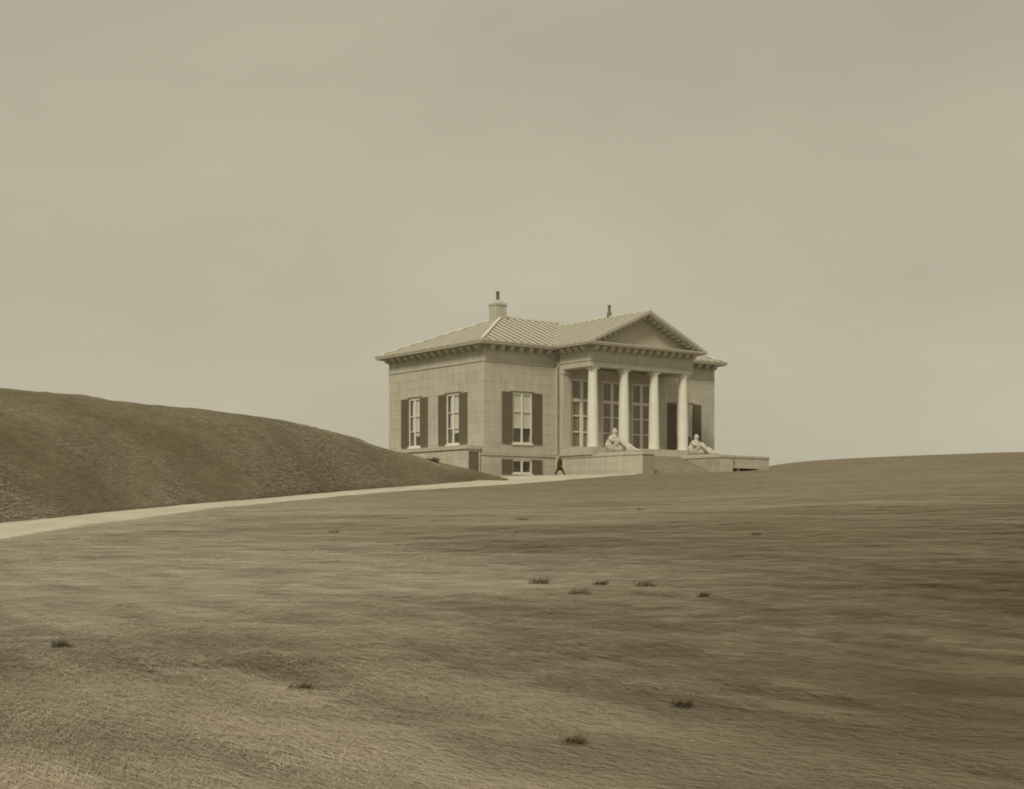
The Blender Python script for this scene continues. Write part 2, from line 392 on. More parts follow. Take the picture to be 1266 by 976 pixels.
def hill_z(px, Y):
    c_y = np.interp(px, hp, yc); c_Y = np.interp(px, hp, Yc); f_Y = np.interp(px, hp, Yf); bk = np.interp(px, hp, back)
    zc = (HY - c_y) / F * c_Y
    zf = lawn_z((px - CX) / F * f_Y, f_Y)
    t = (Y - f_Y) / (c_Y - f_Y)
    sh = np.where(t < 1, np.sin(np.clip(t, -.1, 1) * np.pi / 2) ** 1 * .78 + .22 * np.clip(t, -.2, 1), 1)
    z = zf + (zc - zf) * sh
    tb = np.clip((Y - c_Y) / bk, 0, 1)
    z = z - (zc - lawn_z((px - CX) / F * (c_Y + bk), c_Y + bk) + .5) * (tb ** 1.6)
    X = (px - CX) / F * Y
    w = np.clip(t * 4, 0, 1) * np.clip((zc - zf) / 3, .12, 1)
    z = z + w * ((vnoise(X * .18, Y * .18, 21) - .5) * .35 + (vnoise(X * .6, Y * .6, 22) - .5) * .16 + (vnoise(X * 1.7, Y * 1.7, 23) - .5) * .1) * np.where(t > .93, .45, 1)
    return z, t
P2, S2 = np.meshgrid(hp, S_, indexing='ij')
cY2 = np.interp(P2, hp, Yc); fY2 = np.interp(P2, hp, Yf); bk2 = np.interp(P2, hp, back)
Y2 = np.where(S2 <= 1, fY2 + (cY2 - fY2) * S2, cY2 + bk2 * (S2 - 1))
Z2, _ = hill_z(P2, Y2)
Z2 = np.where(S2 < 0, lawn_z((P2 - CX) / F * Y2, Y2) - .3, Z2)
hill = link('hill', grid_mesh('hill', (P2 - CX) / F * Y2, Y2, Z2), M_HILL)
tag(hill, kind='structure', label='dark grassy dune hill sloping down to the pavilion')

# ------------------------------------------------------------------ the pavilion
TH = 0.913
ZB = 4.18
W, S = 30.2, 16.37
pav = bpy.data.objects.new('pavilion', None); COL.objects.link(pav)
pav.location = (-34.243 / F * 130.0, 130.0, ZB)
pav.rotation_euler = (0, 0, math.pi / 2 - TH)
tag(pav, 'pale neoclassical stone pavilion with four white columns, pediment and hipped metal roof', 'pavilion')
FRONT = ((0, 0), (1, 0), (0, -1)); SIDE = ((0, S), (0, -1), (-1, 0)); BACK = ((W, S), (-1, 0), (0, 1)); RIGHT = ((W, 0), (0, 1), (1, 0))
MID = W / 2
Z_STR, Z_WIN0, Z_WIN1, Z_FRZ, Z_TOP = 1.74, 2.94, 7.69, 10.45, 11.91

def cells(a0, a1, z0, z1, ops):
    """rectangles of the wall that are left around its openings"""
    As = sorted({a0, a1, *[v for o in ops for v in (o[0], o[1]) if a0 < v < a1]})
    Zs = sorted({z0, z1, *[v for o in ops for v in (o[2], o[3]) if z0 < v < z1]})
    for i in range(len(As) - 1):
        run = None
        for j in range(len(Zs) - 1):
            am, zm = (As[i] + As[i + 1]) / 2, (Zs[j] + Zs[j + 1]) / 2
            if any(o[0] < am < o[1] and o[2] < zm < o[3] for o in ops):
                if run: yield run; run = None
            else: run = (As[i], As[i + 1], run[2] if run else Zs[j], Zs[j + 1])
        if run: yield run

BOX_CACHE = {}
def block(fr, a0, a1, b0, b1, c0, c1, mat, parent, name='stone_block'):
    """one ashlar block with softened arrises; alike blocks share a mesh"""
    key = (round(a1 - a0, 2), round(b1 - b0, 2), round(c1 - c0, 2), mat.name)
    if key not in BOX_CACHE:
        w, d, h = key[0], key[1], key[2]; e = .003
        vs = [(0, 0, 0), (w, 0, 0), (w, 0, h), (0, 0, h), (0, d - e, 0), (w, d - e, 0), (w, d - e, h), (0, d - e, h), (e, d, e), (w - e, d, e), (w - e, d, h - e), (e, d, h - e)]
        fs = [(8, 9, 10, 11), (4, 5, 9, 8), (5, 6, 10, 9), (6, 7, 11, 10), (7, 4, 8, 11), (0, 1, 5, 4), (1, 2, 6, 5), (2, 3, 7, 6), (3, 0, 4, 7), (0, 3, 2, 1)]
        me = MB().add(vs, fs).mesh(name); me.materials.append(mat); BOX_CACHE[key] = me
    o = link(name, BOX_CACHE[key], None, parent)
    O, d, n = fr
    o.location = (O[0] + d[0] * a0 + n[0] * b0, O[1] + d[1] * a0 + n[1] * b0, c0)
    o.rotation_euler = (0, 0, math.atan2(d[1], d[0]))
    if d[0] * n[1] - d[1] * n[0] < 0:                       # outward lies to the right of the run: turn the block round
        o.rotation_euler = (0, 0, math.atan2(-d[1], -d[0]))
        o.location = (O[0] + d[0] * a1 + n[0] * b0, O[1] + d[1] * a1 + n[1] * b0, c0)
    return o

def ashlar(fr, a0, a1, courses, ops, parent, mat, length=1.9, thick=.12, proud=0.0, seed=0):
    r = random.Random(seed); J = .0035; JV = .0007
    for k, (z0, z1) in enumerate(courses):
        cuts = {round(a0, 3), round(a1, 3)}
        x = a0 + (length if k % 2 else length / 2)
        while x < a1 - .45: cuts.add(round(x + r.uniform(-.18, .18), 3)); x += length
        for o in ops:
            if o[2] < z1 - .02 and o[3] > z0 + .02:
                for e in (o[0], o[1]):
                    if a0 < e < a1:
                        cuts = {c for c in cuts if abs(c - e) > .4 or c in (round(a0, 3), round(a1, 3))}; cuts.add(round(e, 3))
        cs = sorted(cuts)
        for i in range(len(cs) - 1):
            for (x0, x1, y0, y1) in cells(cs[i], cs[i + 1], z0, z1, ops):
                if x1 - x0 > .1 and y1 - y0 > .1:
                    block(fr, x0 + JV, x1 - JV, 0.0, thick + r.uniform(-.006, .006) + proud, y0 + J, y1 - J, mat, parent)

def wall(fr, a0, a1, z0, z1, ops, courses, mat=M_STONE, seed=0, length=1.9, core=.4):
    mb = MB()
    for (x0, x1, y0, y1) in cells(a0, a1, z0, z1, ops):
        mb.fbox(fr, x0, x1, -core, 0.004, y0, y1)
    w = mb.build('wall', M_CORE, pav)
    if courses: ashlar(fr, a0, a1, courses, ops, w, mat, seed=seed, length=length)
    return w

COURSES = [(Z_STR + .2, Z_WIN0)] + [(Z_WIN0 + .95 * i, Z_WIN0 + .95 * (i + 1)) for i in range(5)] + [(Z_WIN1 + .92 * i, Z_WIN1 + .92 * (i + 1)) for i in range(3)] + [(Z_FRZ + .14, Z_TOP)]
BASE_C = [(-.4, .85), (.85, Z_STR)]

# openings: (a0, a1, z0, z1)
fw = (3.28, 5.58)                                            # window opening in each wing
front_l = [(fw[0], fw[1], Z_WIN0, Z_WIN1), (fw[0], fw[1], .12, 1.40)]
front_r = [(W - fw[1], W - fw[0], Z_WIN0, Z_WIN1), (W - fw[1], W - fw[0], .12, 1.40)]
sw = [(S - 12.55, S - 10.55), (S - 6.05, S - 3.95)]             # side windows along the side wall (measured from its far end)
side_o = [(a, b, Z_WIN0, Z_WIN1) for a, b in sw]
U1 = 8.44
T = .12                                                     # ashlar stands this far in front of the core
F_IN = ((0, T), (1, 0), (0, -1))                            # cores sit back so that block faces lie on the measured planes
S_IN = ((T, S), (0, -1), (-1, 0))
wl = wall(F_IN, T, U1, -.5, Z_TOP, front_l, BASE_C + COURSES, seed=1)
wr = wall(F_IN, W - U1, W - T, -.5, Z_TOP, front_r, BASE_C + COURSES, seed=2)
ws = wall(S_IN, T, S - T - .41, -.5, Z_TOP, side_o, BASE_C + COURSES, seed=3)
# corner quoins closing the joint between side and front
wb = wall(((W, S - T), (-1, 0), (0, 1)), T, W - T, -.5, Z_TOP, [], None)
wrt = wall(((W - T, 0), (0, 1), (1, 0)), T + .41, S - T - .41, -.5, Z_TOP, [], None)
r_ = random.Random(9)
for z0, z1 in BASE_C + COURSES:                             # quoins on the near corner and on the far right corner
    MB().box(0.0 - .012, T + .40, 0.0 - .012, T + .42, z0 + .007, z1 - .007).build('quoin', M_STONE, ws)
    MB().box(W - T - .40, W + .012, 0.0 - .012, T + .42, z0 + .007, z1 - .007).build('quoin', M_STONE, wr)
# back wall of the portico, standing a little forward
VB = .84
P_IN = ((0, -VB + T), (1, 0), (0, -1))
cw = 1.30                                                   # half width of the tall windows
port_o = [(MID + k * 3.93 - cw, MID + k * 3.93 + cw, 2.62, 9.35) for k in (-1, 0, 1)]
wp = wall(P_IN, U1, W - U1, 1.6, Z_TOP - .3, port_o, [(2.57, 3.6)] + [(3.6 + .97 * i, 3.6 + .97 * (i + 1)) for i in range(6)] + [(9.42, 10.4)], seed=4)
PSL = ((U1 + T, 0), (0, -1), (-1, 0))
wall(PSL, .0, VB - T, -.5, Z_TOP - .3, [], None, core=.25)
for z0, z1 in BASE_C + COURSES:
    MB().box(U1, U1 + .4, -VB - .012, -.004, z0 + .007, z1 - .007).build('quoin', M_STONE, wp)
    MB().box(W - U1 - .4, W - U1, -VB - .012, -.004, z0 + .007, z1 - .007).build('quoin', M_STONE, wp)

# string course, frieze moulding
mb = MB()
for (a0, a1) in ((0, U1 - .02), (W - U1 + .02, W)):
    mb.fbox(FRONT, a0 - (.09 if a0 == 0 else 0), a1 + (.09 if a1 == W else 0), -.2, .09, Z_STR, Z_STR + .18)
mb.fbox(SIDE, 0, S - .2, -.2, .09, Z_STR, Z_STR + .18)
mb.build('string_course', M_TRIM, pav)
mb = MB()
for (a0, a1) in ((0, U1 - .02),):
    mb.fbox(FRONT, a0 - (.07 if a0 == 0 else 0), a1 + (.07 if a1 == W else 0), -.2, .07, Z_FRZ, Z_FRZ + .13)
mb.fbox(SIDE, 0, S - .2, -.2, .07, Z_FRZ, Z_FRZ + .13)
mb.build('frieze_moulding', M_TRIM, pav)
MB().fbox(FRONT, W - U1 + .02, W + .07, -.2, .07, Z_FRZ, Z_FRZ + .13).build('frieze_moulding', M_TRIM, pav)

# ---- windows
def fpt(fr, a, b): O, d, n = fr; return (O[0] + d[0] * a + n[0] * b, O[1] + d[1] * a + n[1] * b)
def window(fr, a0, a1, z0, z1, cols, rows, blind=None, depth=.03, sill=True, bar=.07, thick_rows=(), frame_w=.12, mull=.10, back=1.3, sheet_mat=None):
    """reveal and dim room behind, with frame, panes, blind and sill as sub-parts"""
    mb = MB()
    mb.fbox(fr, a0 - .02, a1 + .02, -back - .05, -back, z0 - .02, z1 + .02)
    if back > .42:
        mb.fbox(fr, a0 - .06, a0 - .001, -back, -.41, z0, z1); mb.fbox(fr, a1 + .001, a1 + .06, -back, -.41, z0, z1)
        mb.fbox(fr, a0, a1, -back, -.41, z1 + .001, z1 + .06); mb.fbox(fr, a0, a1, -back, -.41, z0 - .06, z0 - .001)
    w = mb.build('window', M_ROOM, pav)
    f = MB()
    f.fbox(fr, a0, a0 + frame_w, -depth - .1, -depth, z0, z1); f.fbox(fr, a1 - frame_w, a1, -depth - .1, -depth, z0, z1)
    f.fbox(fr, a0 + frame_w, a1 - frame_w, -depth - .1, -depth, z1 - frame_w, z1); f.fbox(fr, a0 + frame_w, a1 - frame_w, -depth - .1, -depth, z0, z0 + frame_w)
    A = [a0 + frame_w + (a1 - a0 - 2 * frame_w) * c for c in cols]; Z = [z0 + frame_w + (z1 - z0 - 2 * frame_w) * c for c in rows]
    bw_ = {}
    for i, c in enumerate(A[1:-1], 1):
        h = mull if (len(A) == 3 or (len(A) % 2 == 1 and i == len(A) // 2)) and bar > .05 else bar / 2
        f.fbox(fr, c - h, c + h, -depth - .085, -depth + .015, z0 + frame_w, z1 - frame_w)
    for j, c in enumerate(Z[1:-1], 1):
        h = .15 if j in thick_rows else bar / 2
        for i in range(len(A) - 1):
            f.fbox(fr, A[i] + (.0 if i == 0 else .001), A[i + 1], -depth - .08, -depth + .01, c - h, c + h)
    f.build('frame', M_WHITE, w)
    for i in range(len(A) - 1):
        for j in range(len(Z) - 1):
            g = MB().fbox(fr, A[i] + .01, A[i + 1] - .01, -depth - .055, -depth - .045, Z[j] + .01, Z[j + 1] - .01)
            g.build('pane', M_GLASS, w)
    if blind:
        b = MB()
        n = 14
        for (x0, x1, y0, y1) in blind:
            aa = [a0 + (a1 - a0) * (x0 + (x1 - x0) * i / n) for i in range(n + 1)]
            zz0, zz1 = z0 + (z1 - z0) * y0, z0 + (z1 - z0) * y1
            vs = []; fs = []
            for i, a in enumerate(aa):
                o_ = -depth - .105 - .03 * (i % 2)
                p = fpt(fr, a, o_); q = fpt(fr, a, o_ - .02)
                vs += [(*p, zz0), (*p, zz1), (*q, zz1), (*q, zz0)]
            for i in range(n):
                k = i * 4
                for j in range(4): fs.append((k + j, k + (j + 1) % 4, k + 4 + (j + 1) % 4, k + 4 + j))
            b.add(vs, fs)
        b.build('curtain', sheet_mat or M_BLIND, w)
    if sill:
        MB().fbox(fr, a0 - .12, a1 + .12, -depth - .05, .10, z0 - .16, z0 + .012).build('sill', M_WHITE, w)
    return w

def shutter(fr, a0, a1, z0, z1, hinge=None):
    """louvred leaf folded back against the wall"""
    mb = MB(); s = .11
    b0, b1 = .03, .085
    mb.fbox(fr, a0, a0 + s, b0, b1, z0, z1); mb.fbox(fr, a1 - s, a1, b0, b1, z0, z1)
    mids = [z0, z0 + (z1 - z0) * .48, z1] if z1 - z0 > 2 else [z0, z1]
    for c in mids:
        lo = max(z0, min(c - .08, z1 - .16)); mb.fbox(fr, a0 + s, a1 - s, b0, b1 - .002, lo, lo + .16)
    mb.fbox(fr, a0 + s, a1 - s, b0 + .001, b0 + .012, z0 + .05, z1 - .05)
    n = int((z1 - z0) / .105)
    for i in range(n):
        c = z0 + .12 + (z1 - z0 - .24) * i / max(n - 1, 1)
        O, d, nn = fr
        P = lambda a, b, z: (*fpt(fr, a, b), z)
        mb.hexa([P(a0 + s, b0 + .012, c + .03), P(a1 - s, b0 + .012, c + .03), P(a1 - s, b1 - .012, c - .035), P(a0 + s, b1 - .012, c - .035),
                 P(a0 + s, b0 + .012, c + .045), P(a1 - s, b0 + .012, c + .045), P(a1 - s, b1 - .012, c - .02), P(a0 + s, b1 - .012, c - .02)])
    o = mb.build('shutter', M_SHUT, pav)
    h = MB()
    for c in (z0 + (z1 - z0) * .1, z0 + (z1 - z0) * .9):
        a = a1 if hinge == 'r' else a0 - .05
        h.fbox(fr, a, a + .05, .0, .10, c - .05, c + .05)
    h.build('hinge', M_IRON, o)
    return o

TALL_ROWS = (0, .33, .66, 1)
CURT = [(.05, .49, .29, .985), (.51, .95, .30, .985)]
window(FRONT, fw[0], fw[1], Z_WIN0, Z_WIN1, (0, .5, 1), (0, .31, .64, 1), blind=CURT)
window(FRONT, W - fw[1], W - fw[0], Z_WIN0, Z_WIN1, (0, .5, 1), (0, .31, .64, 1), blind=CURT)
for s0, s1, o_ in ((2.01, fw[0] - .02, 'r'), (fw[1] + .02, 6.82, 'l'), (W - 6.82, W - fw[1] - .02, 'r'), (W - fw[0] + .02, W - 2.01, 'l')):
    shutter(FRONT, s0, s1, Z_WIN0 - .05, Z_WIN1 + .06, o_)
# basement windows
for m_ in (0, 1):
    a0, a1 = (fw if not m_ else (W - fw[1], W - fw[0]))
    window(FRONT, a0, a1, .12, 1.40, (0, .5, 1), (0, 1), sill=True)
for s0, s1, o_ in ((2.01, fw[0] - .02, 'r'), (fw[1] + .02, 6.82, 'l')):
    shutter(FRONT, s0, s1, .10, 1.44, o_)
# side windows
for a0, a1 in sw:
    window(SIDE, a0, a1, Z_WIN0, Z_WIN1, (0, .5, 1), (0, .31, .64, 1), blind=[(.24, .48, .30, .985), (.52, .96, .22, .985)])
    shutter(SIDE, a0 - 1.33, a0 - .02, Z_WIN0 - .05, Z_WIN1 + .06, 'r'); shutter(SIDE, a1 + .02, a1 + 1.33, Z_WIN0 - .05, Z_WIN1 + .06, 'l')
# hood mouldings over the windows
for fr, a0, a1 in ((FRONT, *fw), (FRONT, W - fw[1], W - fw[0]), (SIDE, *sw[0]), (SIDE, *sw[1])):
    MB().fbox(fr, a0 - .25, a1 + .25, -.05, .10, Z_WIN1 + .17, Z_WIN1 + .33).build('lintel', M_TRIM, pav)
# tall windows under the portico
PF = ((0, -VB), (1, 0), (0, -1))
for a0, a1, z0, z1 in port_o:
    window(PF, a0, a1, z0, z1, (0, .5, 1), (0, .225, .47, .71, 1), thick_rows=(3,), blind=[(.07, .93, .02, .98)], depth=.10, sill=False, bar=.13, frame_w=.2, mull=.2, back=.40, sheet_mat=M_BACKING)  # sheet added behind these panes so the glass reads lighter

# ---- eaves: cornice, brackets
E_ = 0.95
Z_SOF, Z_EAV = Z_TOP + .09, 12.28
EP = 1.0                                                    # overhang of the portico cornice
PV = 4.64                                                   # column axis in front of the main wall
PFV = PV + .56                                              # face of the entablature
mb = MB()
mb.box(-E_, W + E_, -E_, S + E_, Z_SOF, Z_EAV)
mb.box(-E_ + .16, W + E_ - .16, -E_ + .16, S + E_ - .16, Z_SOF - .07, Z_SOF)
mb.box(-E_ - .05, W + E_ + .05, -E_ - .05, S + E_ + .05, Z_EAV - .11, Z_EAV + .03)
mb.build('cornice', M_TRIM, pav)
BR = {}
def bracket(fr, a, reach, z=Z_SOF - .07, w=.46, h=.42):
    key = (reach, w, h)
    if key not in BR:
        m_ = MB()
        pr = [(0, 0), (reach, 0), (reach, -.16), (reach * .8, -h * .75), (reach * .45, -h), (0, -h * 1.05)]
        n_ = len(pr)
        m_.add([(-w / 2, p[0], p[1]) for p in pr] + [(w / 2, p[0], p[1]) for p in pr],
               [tuple(range(n_)), tuple(range(2 * n_ - 1, n_ - 1, -1))] + [(i, (i + 1) % n_, n_ + (i + 1) % n_, n_ + i) for i in range(n_)])
        me = m_.mesh('bracket'); me.materials.append(M_TRIM); BR[key] = me
    o = link('bracket', BR[key], None, pav)
    o.location = (*fpt(fr, a, 0), z); o.rotation_euler = (0, 0, math.atan2(fr[2][1], fr[2][0]) - math.pi / 2)
    return o
n = 14
for i in range(n): bracket(SIDE, .5 + (S - 1.0) * i / (n - 1), .72)
for i in range(7):
    bracket(FRONT, .5 + i * 1.13, .72); bracket(FRONT, W - .5 - i * 1.13, .72)
for i in range(n): bracket(RIGHT, .5 + (S - 1.0) * i / (n - 1), .72)

# ---- main roof: hipped, sheet metal with standing seams
Z_RDG = 16.1
HALF = S / 2 + E_
RE0, RE1 = -E_ + HALF, W + E_ - HALF
mb = MB()
e0, e1, f0, f1 = -E_, W + E_, -E_, S + E_
vc = S / 2
mb.add([(e0, f0, Z_EAV + .02), (e1, f0, Z_EAV + .02), (e1, f1, Z_EAV + .02), (e0, f1, Z_EAV + .02), (RE0, vc, Z_RDG), (RE1, vc, Z_RDG)],
       [(0, 1, 5, 4), (2, 3, 4, 5), (3, 0, 4), (1, 2, 5), (0, 3, 2, 1)])
roof = mb.build('roof', M_ROOF, pav)
rise = Z_RDG - Z_EAV - .02
sl = rise / HALF
def seam(p, q, parent, w=.19, h=.04):
    MB().beam(p, q, (0, 0, 1), w, h).build('seam', M_SEAM, parent)
u = e0 + .55
while u < e1 - .3:
    L_ = min(u - e0, e1 - u, HALF)
    if L_ > .5:
        for (v0, sg) in ((f0, 1), (f1, -1)):
            if sg < 0 and not (u < 6 or u > W - 6): continue  # far slope: only what shows at the hips
            seam((u, v0, Z_EAV + .02), (u, v0 + sg * L_, Z_EAV + .02 + sl * L_), roof)
    u += .95
v = f0 + .5
while v < f1 - .3:
    L_ = min(v - f0, f1 - v)
    if L_ > .4:
        seam((e0, v, Z_EAV + .02), (e0 + L_, v, Z_EAV + .02 + sl * L_), roof)
        seam((e1, v, Z_EAV + .02), (e1 - L_, v, Z_EAV + .02 + sl * L_), roof)
    v += .95
for p, q in (((e0, f0), (RE0, vc)), ((e0, f1), (RE0, vc)), ((e1, f0), (RE1, vc)), ((e1, f1), (RE1, vc))):
    MB().beam((*p, Z_EAV + .04), (*q, Z_RDG + .02), (0, 0, 1), .26, .13).build('hip_roll', M_SEAM, roof)
MB().beam((RE0 - .1, vc, Z_RDG - .03), (RE1 + .1, vc, Z_RDG - .03), (0, 0, 1), .28, .14).build('ridge_roll', M_SEAM, roof)

# chimney with its pot, and a flue on the portico roof
cu, cv = 7.75, vc
ch = MB().box(cu - .63, cu + .63, cv - .63, cv + .63, 14.6, 17.2).build('chimney', M_TRIM, pav)
MB().box(cu - .68, cu + .68, cv - .68, cv + .68, 17.2, 17.42).add([(cu - .56, cv - .56, 17.42), (cu + .56, cv - .56, 17.42), (cu + .56, cv + .56, 17.42), (cu - .56, cv + .56, 17.42), (cu - .2, cv - .2, 17.8), (cu + .2, cv - .2, 17.8), (cu + .2, cv + .2, 17.8), (cu - .2, cv + .2, 17.8)], [(0, 1, 5, 4), (1, 2, 6, 5), (2, 3, 7, 6), (3, 0, 4, 7), (4, 5, 6, 7)]).build('chimney_cap', M_TRIM, ch)
MB().lathe(cu, cv, [(.20, 17.75), (.17, 18.2), (.16, 18.45), (.2, 18.5), (.2, 18.6), (.12, 18.68)], 12).build('chimney_pot', M_IRON, ch, True)
fl = MB().lathe(MID, -.35, [(.24, 15.6), (.22, 16.15), (.15, 16.3), (.15, 16.75), (.2, 16.8), (.05, 17.0)], 12).build('flue_pipe', M_IRON, pav, True)

# ---- portico entablature, ceiling
HS = 5.89
Z_CT, Z_CB = 10.09, 2.57
pu0, pu1 = U1, W - U1
mb = MB()
z_arch = 10.62
def ring(z0, z1, o_):
    mb.box(pu0 - o_, pu1 + o_, -PFV - o_, -PFV + 1.12, z0, z1)                       # front beam
    mb.box(pu0 - o_, pu0 + 1.12, -PFV + 1.12, -VB - .014 - .0, z0, z1)                # left beam
    mb.box(pu1 - 1.12, pu1 + o_, -PFV + 1.12, -VB - .014 - .0, z0, z1)
ring(Z_CT, z_arch, 0); ring(z_arch, z_arch + .13, .07); ring(z_arch + .13, Z_SOF - .4, 0.0); ring(Z_SOF - .4, Z_SOF + .03, .05)
mb.build('architrave', M_TRIM, pav)
MB().box(pu0 + 1.12, pu1 - 1.12, -PFV + 1.12, -VB - .02, Z_CT + .5, Z_CT + .62).build('ceiling', M_TRIM, pav)
# cornice of the portico
mb = MB()
mb.box(pu0 - EP, pu1 + EP, -PFV - EP, -E_ - .06, Z_SOF + .03, Z_EAV - .006)
mb.box(pu0 - EP - .05, pu1 + EP + .05, -PFV - EP - .05, -E_ - .06, Z_EAV - .115, Z_EAV + .026)
mb.build('portico_cornice', M_TRIM, pav)
PFR = ((0, -PFV - .05), (1, 0), (0, -1)); PSI = ((pu0 - .05, 0), (0, -1), (-1, 0)); PSR = ((pu1 + .05, 0), (0, 1), (1, 0))
n = 14
for i in range(n): bracket(PFR, pu0 + .3 + (pu1 - pu0 - .6) * i / (n - 1), .66, Z_SOF + .03, .5, .44)
for i in range(4):
    bracket(PSI, 1.75 + i * 1.0, .66, Z_SOF + .03, .5, .44); bracket(PSR, -1.75 - i * 1.0, .66, Z_SOF + .03, .5, .44)

# gable roof and pediment
Z_GR = 15.72
gw = MID - (pu0 - EP)
gs = (Z_GR - Z_EAV - .03) / gw
g0, g1 = -PFV - EP, 7.3
zb_ = Z_EAV + .03
tk = .62                                                    # depth of the raking cornice
mb = MB()
mb.add([(MID - gw, g0, zb_), (MID, g0, Z_GR), (MID + gw, g0, zb_), (MID - gw, g1, zb_), (MID, g1, Z_GR), (MID + gw, g1, zb_),
        (MID - gw, g0, zb_ - .1), (MID, g0, Z_GR - .1), (MID + gw, g0, zb_ - .1), (MID - gw, g1, zb_ - .1), (MID, g1, Z_GR - .1), (MID + gw, g1, zb_ - .1)],
       [(0, 1, 4, 3), (1, 2, 5, 4), (6, 9, 10, 7), (7, 10, 11, 8), (0, 6, 7, 1), (1, 7, 8, 2), (3, 4, 10, 9), (4, 5, 11, 10), (0, 3, 9, 6), (2, 8, 11, 5)])
groof = mb.build('portico_roof', M_ROOF, pav)
vv = g0 + .9
while vv < 6.9:
    # stop at the valley with the main roof
    s0 = 0.0
    zmain = Z_EAV + .02 + sl * (vv + E_) if vv > -E_ else -1
    if zmain > zb_: s0 = (zmain - zb_) / gs
    if s0 < gw - .2:
        for sg in (-1, 1):
            seam((MID + sg * (gw - s0), vv, zb_ + gs * s0), (MID, vv, Z_GR), groof)
    vv += .95
MB().beam((MID, g0, Z_GR - .03), (MID, g1, Z_GR - .03), (0, 0, 1), .3, .14).build('ridge_roll', M_SEAM, groof)
# raking cornices
for sg in (-1, 1):
    mb = MB()
    a = (MID + sg * gw, zb_); b = (MID, Z_GR)
    def rk(y0, y1, lo, hi, trim):
        # sloping bar between lo and hi below the roof face
        xa = MID + sg * (gw - trim); za = zb_ + gs * trim
        mb.hexa([(xa, y0, za - lo), (MID, y0, Z_GR - lo), (MID, y1, Z_GR - lo), (xa, y1, za - lo), (xa, y0, za + hi), (MID, y0, Z_GR + hi), (MID, y1, Z_GR + hi), (xa, y1, za + hi)])
    rk(g0 + .02, -PFV + .1, .42, -.105, 0.9)
    rk(g0 - .06, g0 + .30, .26, .045, .0)
    mb.build('raking_cornice', M_TRIM, pav)
    nb = 10
    for i in range(nb):
        s = 1.55 + (gw - 1.9) * i / (nb - 1)
        x = MID + sg * (gw - s); z = zb_ + gs * s - .42
        m_ = MB(); w_, h_ = .36, .27
        dx = .18
        m_.hexa([(x - dx, -PFV - .72, z - h_ - sg * -0 + (-sg) * gs * -dx * -1 * 0), (x + dx, -PFV - .72, z - h_), (x + dx, -PFV + .04, z - h_), (x - dx, -PFV + .04, z - h_),
                 (x - dx, -PFV - .72, z + .06 + sg * gs * dx), (x + dx, -PFV - .72, z + .06 - sg * gs * dx), (x + dx, -PFV + .04, z + .06 - sg * gs * dx), (x - dx, -PFV + .04, z + .06 + sg * gs * dx)])
        m_.build('bracket', M_TRIM, pav)
# tympanum, set back
tg = gw - .9
MB().add([(MID - tg, -PFV + .02, Z_EAV), (MID + tg, -PFV + .02, Z_EAV), (MID, -PFV + .02, Z_EAV + tg * gs),
          (MID - tg, -PFV + .3, Z_EAV), (MID + tg, -PFV + .3, Z_EAV), (MID, -PFV + .3, Z_EAV + tg * gs)],
         [(0, 1, 2), (5, 4, 3), (0, 3, 4, 1), (1, 4, 5, 2), (2, 5, 3, 0)]).build('tympanum', material('tympanum_plaster', (0.47, 0.44, 0.365), var=.08, scale=.8, bump=.2), pav)

# ---- columns
col_pr = []
for i in range(13):
    t = i / 12; r = .525 - .105 * t ** 1.6
    col_pr.append((r, Z_CB + .34 + (Z_CT - .52 - Z_CB - .34) * t))
first = None
for k in range(4):
    cu_ = MID - HS + 2 * HS * k / 3
    if first is None:
        sh = MB().lathe(0, 0, [(r, z - Z_CB) for r, z in col_pr], 28).build('column', M_COLUMN, pav, True)
        cp = MB().lathe(0, 0, [(.42, 7.0), (.44, 7.02), (.44, 7.07), (.42, 7.09), (.425, 7.14), (.445, 7.26), (.45, 7.32)], 28).box(-.46, .46, -.46, .46, 7.32, Z_CT - Z_CB - .002).build('capital', M_COLUMN, sh, True)
        bs = MB().lathe(0, 0, [(.535, .002), (.545, .1), (.54, .25), (.53, .28), (.535, .31), (.525, .345)], 28).build('column_base', M_COLUMN, sh, True)
        first = (sh, cp, bs)
        o = sh
    else:
        o = first[0].copy(); COL.objects.link(o)
        for c_ in first[1:]:
            d = c_.copy(); COL.objects.link(d); d.parent = o
    o.location = (cu_, -PV, Z_CB)
# antae against the wall
for a in (U1 + .0, W - U1 - .95):
    m_ = MB().box(a, a + .95, -VB - .42, -VB - .013, Z_CB + .3, Z_CT - .45)
    m_.box(a - .06, a + 1.01, -VB - .5, -VB - .014, Z_CT - .45, Z_CT - .003).box(a - .06, a + 1.01, -VB - .5, -VB - .014, Z_CB + .003, Z_CB + .3)
    m_.build('pilaster', M_TRIM, pav)

